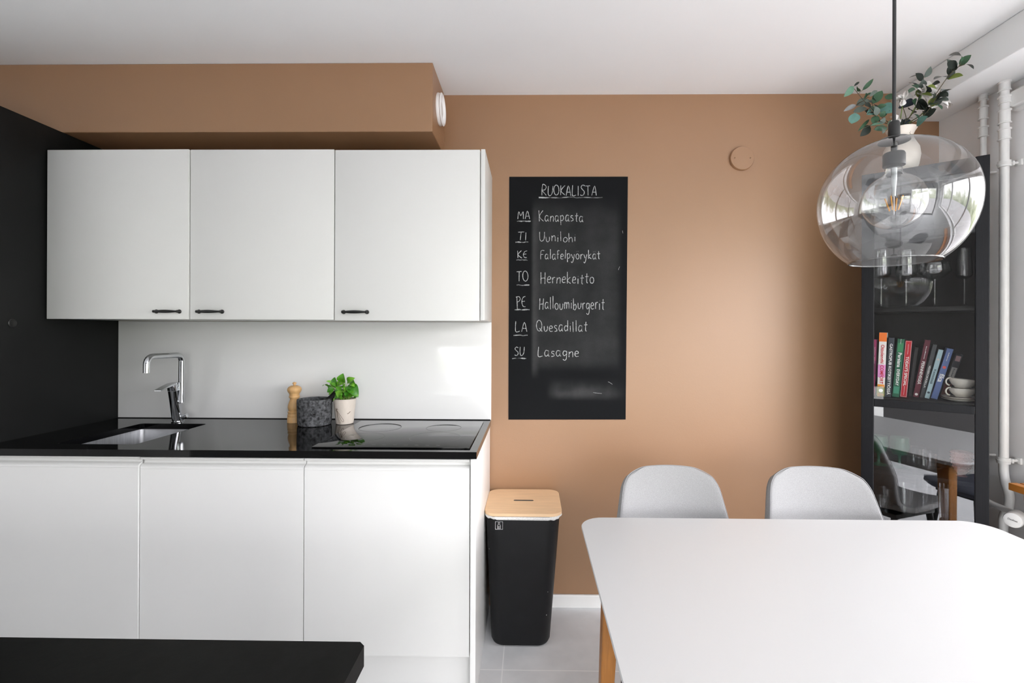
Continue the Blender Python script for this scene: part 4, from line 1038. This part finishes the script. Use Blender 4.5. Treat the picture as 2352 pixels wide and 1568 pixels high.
glass('champagne_flute', 'narrow champagne flute at the right end of the shelf over the books', 'glass', .295, .13, 1.4332, stem_parts(.112, .020, .026, .128, .235, .021, .030), G1)
G2 = 'glasses on the shelf under the books'
glass('goblet', 'green goblet at the left edge of the lower shelf', 'glass', .0205, .12, .7572, stem_parts(.048, .026, .036, .085, .125, .033, .034, 'green_glass', .005), G2)
glass('goblet', 'green goblet standing left of the glass mugs', 'glass', .092, .12, .7572, stem_parts(.050, .026, .036, .088, .128, .033, .036, 'green_glass', .005), G2)
def mug(label, x, y, hand):
    t = in_case('glass_mug', label, 'mug', x, y, .7572, R(hand), 'ribbed glass mugs')
    bm = bmesh.new(); n = 48
    rings = []
    for r, z in ((.0001, .004), (.029, .0), (.034, .003), (.0345, .010), (.031, .013), (.033, .018), (.0345, .05), (.0345, .082), (.033, .084), (.0325, .05), (.030, .018), (.0001, .014)):
        rings.append([((r + (.0010 if (k % 4) < 2 and .015 < z < .06 and r > .033 else 0)) * math.cos(2 * math.pi * k / n), (r + (.0010 if (k % 4) < 2 and .015 < z < .06 and r > .033 else 0)) * math.sin(2 * math.pi * k / n), z) for k in range(n)])
    loft(bm, rings, False, False); obj('cup_wall', bm, 'clear_glass', t, 30)
    bm = bmesh.new(); tube(bm, smooth_path([(.034, 0, .066), (.052, 0, .066), (.060, 0, .050), (.052, 0, .030), (.034, 0, .018)], 5), .0034, 10); obj('handle', bm, 'handle_glass', t)
mug('ribbed glass mug in front with its handle to the right', .180, .105, -20)
mug('ribbed glass mug standing behind the other', .148, .176, 20)
t = in_case('hobnail_goblet', 'pink bubbled glass goblet on the right of the lower shelf', 'glass', .287, .115, .7572, 0, G2)
bm = bmesh.new(); prof = [(.010, .004), (.016, .016), (.026, .036), (.032, .058), (.033, .080), (.032, .098), (.0305, .098), (.030, .060), (.014, .018), (.0001, .012)]
lathe(bm, prof, 40); lathe(bm, [(.0001, .0005), (.017, .0005), (.017, .002), (.010, .004)], 30)
obj('bowl', bm, 'pink_glass', t, 60)
bm = bmesh.new()
for r_, z in ((.020, .024), (.0265, .037), (.0305, .051), (.0325, .065), (.033, .079), (.0328, .092)):
    cnt = int(2 * math.pi * r_ / .0098); off = .5 * ((int(z * 1000) // 13) % 2)
    for k in range(cnt):
        a = 2 * math.pi * (k + off) / cnt
        bmesh.ops.create_icosphere(bm, subdivisions=1, radius=.0042, matrix=Matrix.Translation((r_ * math.cos(a), r_ * math.sin(a), z)))
obj('hobnails', bm, 'pink_glass', t, 90, label='rows of small raised bubbles')
G3 = 'glasses on the lowest visible shelf'
def tumbler(name, label, x, y, r0, r1, h, m='clear_glass', cat='glass'):
    t = in_case(name, label, cat, x, y, .5602, 0, G3)
    bm = bmesh.new(); lathe(bm, [(.0001, .002), (r0 - .002, 0), (r0, .003), (r1, h), (r1 - .0016, h), (r0 - .0018, .010), (.0001, .008)], 40); obj('cup_wall', bm, m, t, 50)
tumbler('tumbler', 'short clear tumbler at the left of the lowest visible shelf', .035, .100, .022, .026, .066)
tumbler('tumbler', 'taller clear tumbler behind the left tumbler', .045, .180, .024, .026, .085)
tumbler('glass_vase', 'flared clear glass vase in the middle of the lowest visible shelf', .118, .110, .024, .042, .128, cat='vase')
tumbler('highball_glass', 'slim clear highball glass behind the vases', .178, .195, .024, .028, .150)
tumbler('glass_vase', 'straight wide clear glass vase on the right of the lowest visible shelf', .232, .105, .040, .042, .150, cat='vase')

# vase on top of the bookcase
VX, VY, VZ = 1.578, 2.052, CZ + .0004
t = thing('vase', 'cream ceramic vase with a flared neck on top of the bookcase', 'vase', (VX, VY, VZ))
bm = bmesh.new(); lathe(bm, [(.0001, 0), (.042, 0), (.046, .003), (.060, .040), (.066, .080), (.062, .112), (.048, .140), (.0405, .158), (.041, .168), (.047, .183), (.0535, .193), (.0545, .196), (.052, .198), (.045, .188), (.038, .170), (.037, .155), (.0001, .150)], 56)
obj('body', bm, 'vase_ceramic', t, 60)
bm = bmesh.new(); tube(bm, [(.004, -.0425, .178), (.0065, -.0415, .170), (.003, -.0412, .166), (.007, -.0412, .160)], .0006, 5)
obj('maker_mark', bm, 'pot_print', t)

# bouquet: branches split by stem
lf = {'leaf_%d' % k: k for k in range(8)}
names = ['leaf_%d' % k for k in range(8)]
GB = 'eucalyptus branches in the vase'
blab = ['eucalyptus branch reaching up and left, highest on its side of the vase', 'eucalyptus branch bending left just above the vase with teal leaves', 'drooping eucalyptus branch lowest on the left side of the vase',
        'longest eucalyptus branch, leaning right towards the beam', 'upright dark eucalyptus branch in the middle of the bouquet', 'eucalyptus branch low on the right with grey drooping leaves']
stem_sets = [[0], [1], [2], [3, 6], [4, 7], [5]]
def seg_dist(p, st):
    best = 9
    for q in smooth_path(st, 5): best = min(best, (Vector(p) - q).length)
    return best
branches = []
for i in range(6):
    t = thing('eucalyptus_branch', blab[i], 'branch', (VX, VY, VZ + .165), 0, GB)
    sb = bmesh.new(); off = Vector((.006 * math.cos(i), .010 * math.sin(i * 1.3), 0))
    for s in stem_sets[i]:
        pts = [Vector(p) for p in EUC_STEMS[s]]
        if s != 6: pts = [Vector((VX, VY, VZ + .156)) + off, Vector((VX, VY, VZ + .20)) + off * 2.2] + pts[1:]
        sp_ = smooth_path(pts, 5)
        tube(sb, sp_, [.0022 - .0012 * k / len(sp_) for k in range(len(sp_))], 7)
    branches.append([t, sb, bmesh.new(), 0])
for (b_, tp, w, k, side) in EUC_LEAVES:
    cand = (0, 1, 2) if side == 0 else (3, 4, 5)
    bi = min(cand, key=lambda c: min(seg_dist(b_, EUC_STEMS[s]) for s in stem_sets[c]))
    fl = branches[bi]
    wv = Vector(tp) - Vector(b_)
    leaf_bm(fl[2], b_, tp, w * 1.4, (random.uniform(-.35, .35), -1, random.uniform(.0, .6)), curl=.10, fold=.12, mi=k, n=7, shape=.9)
    st = min((s for s in stem_sets[bi]), key=lambda s: seg_dist(b_, EUC_STEMS[s]))
    q = min(smooth_path(EUC_STEMS[st], 6), key=lambda p: (p - Vector(b_)).length)
    if (q - Vector(b_)).length < .09: tube(fl[1], [q, (q + Vector(b_)) / 2 + Vector((0, .002, .003)), Vector(b_)], .0009, 6)
# fuller growth along the stems
rf = random.Random(8)
for bi, cnt, lo in ((0, 7, .35), (1, 8, .3), (2, 4, .3), (3, 11, .25), (4, 10, .25), (5, 7, .3)):
    for q_ in range(cnt):
        st = smooth_path(EUC_STEMS[stem_sets[bi][0]], 6)
        u = lo + (.88 - lo) * (q_ + rf.random() * .6) / cnt
        p = st[min(len(st) - 1, int(u * len(st)))]
        along = (st[-1] - st[0]).normalized()
        sd = Vector((rf.uniform(-1, 1), rf.uniform(-.9, .7), rf.uniform(-.5, .9)))
        dr = (along * .55 + sd).normalized()
        L_ = rf.uniform(.030, .048)
        k = rf.choice([0, 1, 2, 3, 1, 2] if bi < 3 else [1, 2, 2, 3, 0, 7])
        leaf_bm(branches[bi][2], p + dr * .006, p + dr * L_, L_ * rf.uniform(.5, .72), (rf.uniform(-.6, .6), -1, rf.uniform(-.2, .7)), curl=.12, fold=.14, mi=k, n=7, shape=.9)
for t, sb, lb, _ in branches:
    wobj('stem', sb, 'branch', t)
    wobj('leaves', lb, names, t, 60)
flab = ['white flower in the middle of the bouquet', 'white flower left of the cord, behind a teal leaf', 'white flower on the right, under the long branch', 'white flower low on the left by the vase rim']
for i, (c, ps) in enumerate(FLOWERS):
    c = Vector(c)
    t = thing('white_flower', flab[i], 'flower', tuple(c), 0, 'white flowers in the vase')
    bm = bmesh.new()
    for j, p in enumerate(ps):
        p = Vector(p)
        for k in range(3):
            q = p + (p - c) * .15 + Vector((0, -.025, 0)) + Vector((random.uniform(-.008, .008), random.uniform(-.012, .012), random.uniform(-.008, .008)))
            leaf_bm(bm, c + Vector((0, -.03, 0)), q, .020, (random.uniform(-.4, .4), -1, .5), curl=.12, fold=.2, n=6, shape=1.25)
    wobj('petals', bm, 'petal', t, 60)
    bm = bmesh.new(); foot = Vector((VX, VY, VZ + .158)) + Vector((.008 * math.cos(2.2 * i), .008 * math.sin(2.2 * i), 0))
    tube(bm, smooth_path([foot, foot + Vector((0, 0, .04)), c + Vector((0, -.029, 0))], 5), .0016, 7)
    wobj('stem', bm, 'herb_stem', t)

# ------------------------------------------------------------------ heating pipes, valve, radiator and shelf on the window wall
def collar(bm, x, y, z0, z1, r):
    lathe(bm, [(r - .004, z0), (r + .003, z0), (r + .003, z0 + .004), (r, z0 + .006), (r, z1 - .006), (r + .003, z1 - .004), (r + .003, z1), (r - .004, z1)], 24, (x, y, 0))
t = thing('heating_pipe', 'thick white heating pipe running from the beam down the window wall', 'pipe', (1.905, 1.944, 0))
bm = bmesh.new()
tube(bm, smooth_path([(1.905, 1.944, 2.3385), (1.905, 1.944, 1.2), (1.905, 1.944, .86), (1.905, 1.944, .78), (1.905, 1.936, .73), (1.905, 1.922, .69), (1.905, 1.920, .66), (1.905, 1.928, .625), (1.905, 1.943, .59), (1.905, 1.945, .54), (1.905, 1.945, .3), (1.905, 1.945, .002)], 6), .0155, 20)
wobj('tube', bm, 'pipe_paint', t, 60)
for z0, z1 in ((2.300, 2.3385), (2.250, 2.280), (2.170, 2.225), (2.105, 2.150)):
    bm = bmesh.new(); collar(bm, 1.905, 1.944, z0, z1, .0185); wobj('collar', bm, 'pipe_paint', t)
def clamp(t, x, y, z, r):
    bm = bmesh.new(); lathe(bm, [(r + .001, z - .012), (r + .005, z - .012), (r + .005, z - .003), (r + .007, z - .002), (r + .007, z + .003), (r + .005, z + .004), (r + .005, z + .012), (r + .001, z + .012)], 24, (x, y, 0))
    tube(bm, [(x + r + .002, y - .006, z), (XR - .006, y - .012, z + .002)], .0055, 8)
    box(bm, x + r + .004, x + r + .012, y - .016, y + .002, z - .009, z + .009, .002)
    box(bm, XR - .010, XR - .0005, y - .026, y + .002, z - .011, z + .014, .002)
    wobj('clamp', bm, 'pipe_paint', t)
clamp(t, 1.905, 1.944, 2.008, .0155); clamp(t, 1.905, 1.944, .818, .0155)
t = thing('heating_pipe', 'thin white heating pipe passing down behind the bookcase edge', 'pipe', (1.922, 2.052, 0))
bm = bmesh.new()
tube(bm, smooth_path([(1.922, 2.052, 2.3385), (1.922, 2.052, 1.4), (1.922, 2.050, .86), (1.922, 2.052, .80), (1.922, 2.064, .76), (1.922, 2.066, .72), (1.912, 2.050, .66), (1.888, 2.005, .640), (1.874, 1.95, .637), (1.868, 1.88, .637), (1.862, 1.84, .637)], 6), .0115, 16)
wobj('tube', bm, 'pipe_paint', t, 60)
for z0, z1 in ((2.315, 2.3385), (2.235, 2.290), (2.160, 2.205)):
    bm = bmesh.new(); collar(bm, 1.922, 2.052, z0, z1, .0150); wobj('collar', bm, 'pipe_paint', t)
bm = bmesh.new()
for z in (2.006, .818): lathe(bm, [(.012, z - .010), (.017, z - .010), (.017, z + .010), (.012, z + .010)], 20, (1.922, 2.052, 0)); tube(bm, [(1.930, 2.038, z), (1.940, 2.032, z), (XR - .0005, 2.030, z)], .005, 8)
wobj('clamp', bm, 'pipe_paint', t)

t = thing('radiator_valve', 'white radiator thermostat at the window wall beside the table corner', 'thermostat', (1.858, 1.836, .637))
bm = bmesh.new()
tube(bm, [(0, 0, 0), (-.004, -.001, 0), (-.012, -.006, .0), (-.040, -.026, 0), (-.066, -.044, 0), (-.072, -.048, 0), (-.074, -.0495, 0)], [.016, .021, .024, .026, .028, .026, .019], 28)
obj('dial_head', bm, 'plastic_white', t, 50)
bm = bmesh.new(); tube(bm, [(.001, .001, 0), (.014, .010, 0)], .013, 16); obj('collar', bm, 'pipe_paint', t)
dn = Vector((-.82, -.565, 0)).normalized()
mtx = Matrix.Translation(Vector((-.0745, -.0498, .002)) + dn * .0004) @ Matrix.Rotation(math.atan2(dn.y, dn.x) + R(90), 4, 'Z') @ Matrix.Rotation(R(90), 4, 'X') @ Matrix.Rotation(R(-10), 4, 'Z')
text_mesh('dial_lettering', 'Danfoss', .009, 'slot_shade_ink', t, mtx, .026, .0002)

t = thing('radiator', 'white panel radiator under the slatted shelf on the window wall', 'radiator', (1.89, 1.1, .12))
bm = bmesh.new()
box(bm, 1.865, 1.915, .30, 1.795, .14, .70, .006)
for k in range(18): box(bm, 1.861, 1.8655, .34 + .08 * k, .37 + .08 * k, .18, .66, .002)
wobj('panel', bm, 'pipe_paint', t)
for y in (.5, 1.6): wobj('bracket', B(1.9152, XR - .0005, y, y + .03, .25, .60), 'pipe_paint', t)
t = thing('radiator_shelf', 'oiled wooden slatted shelf on the window wall above the radiator', 'shelf', (1.87, 1.1, .74))
for k in range(4):
    wobj('slat', B(1.797 + .040 * k, 1.829 + .040 * k, .28, 1.816 - .002 * k, .7415, .768, .002), 'oak_shelf', t)
for y in (.35, 1.05, 1.72): wobj('batten', B(1.797, XR - .001, y, y + .04, .720, .7414, .001), 'oak_shelf', t)

# fresh-air vent under the beam
t = thing('wall_vent', 'long rounded white air vent on the window wall under the beam', 'air vent', (XR, 1.72, 2.262))
def stad(wd, h, z, n=10):
    pts = []
    r = h / 2
    for sx, a0 in ((1, -90), (-1, 90)):
        for k in range(n + 1):
            a = R(a0 + 180 * k / n); pts.append((sx * (wd / 2 - r) + r * math.cos(a), r * math.sin(a), z))
    return pts
bm = bmesh.new()
loft(bm, [stad(.500, .094, 0), stad(.500, .094, .012), stad(.492, .086, .016), stad(.476, .072, .016)], True, True)
m4 = Matrix.Rotation(R(-90), 4, 'Z') @ Matrix.Rotation(R(90), 4, 'X')
m4 = Matrix(((0, 0, -1, -.0003), (1, 0, 0, 0), (0, 1, 0, 0), (0, 0, 0, 1)))
bm.transform(m4); obj('back_plate', bm, 'plastic_white', t)
bm = bmesh.new(); loft(bm, [stad(.466, .064, .018), stad(.466, .064, .034), stad(.455, .054, .040)], True, True); bm.transform(m4)
obj('cover', bm, 'plastic_white', t)

# unseen paved ground outside the windows, its grey tuned for bounced daylight
struct('ground', B(-40, 40, -45, 40, -3.4, -3.2), 'paved_ground')
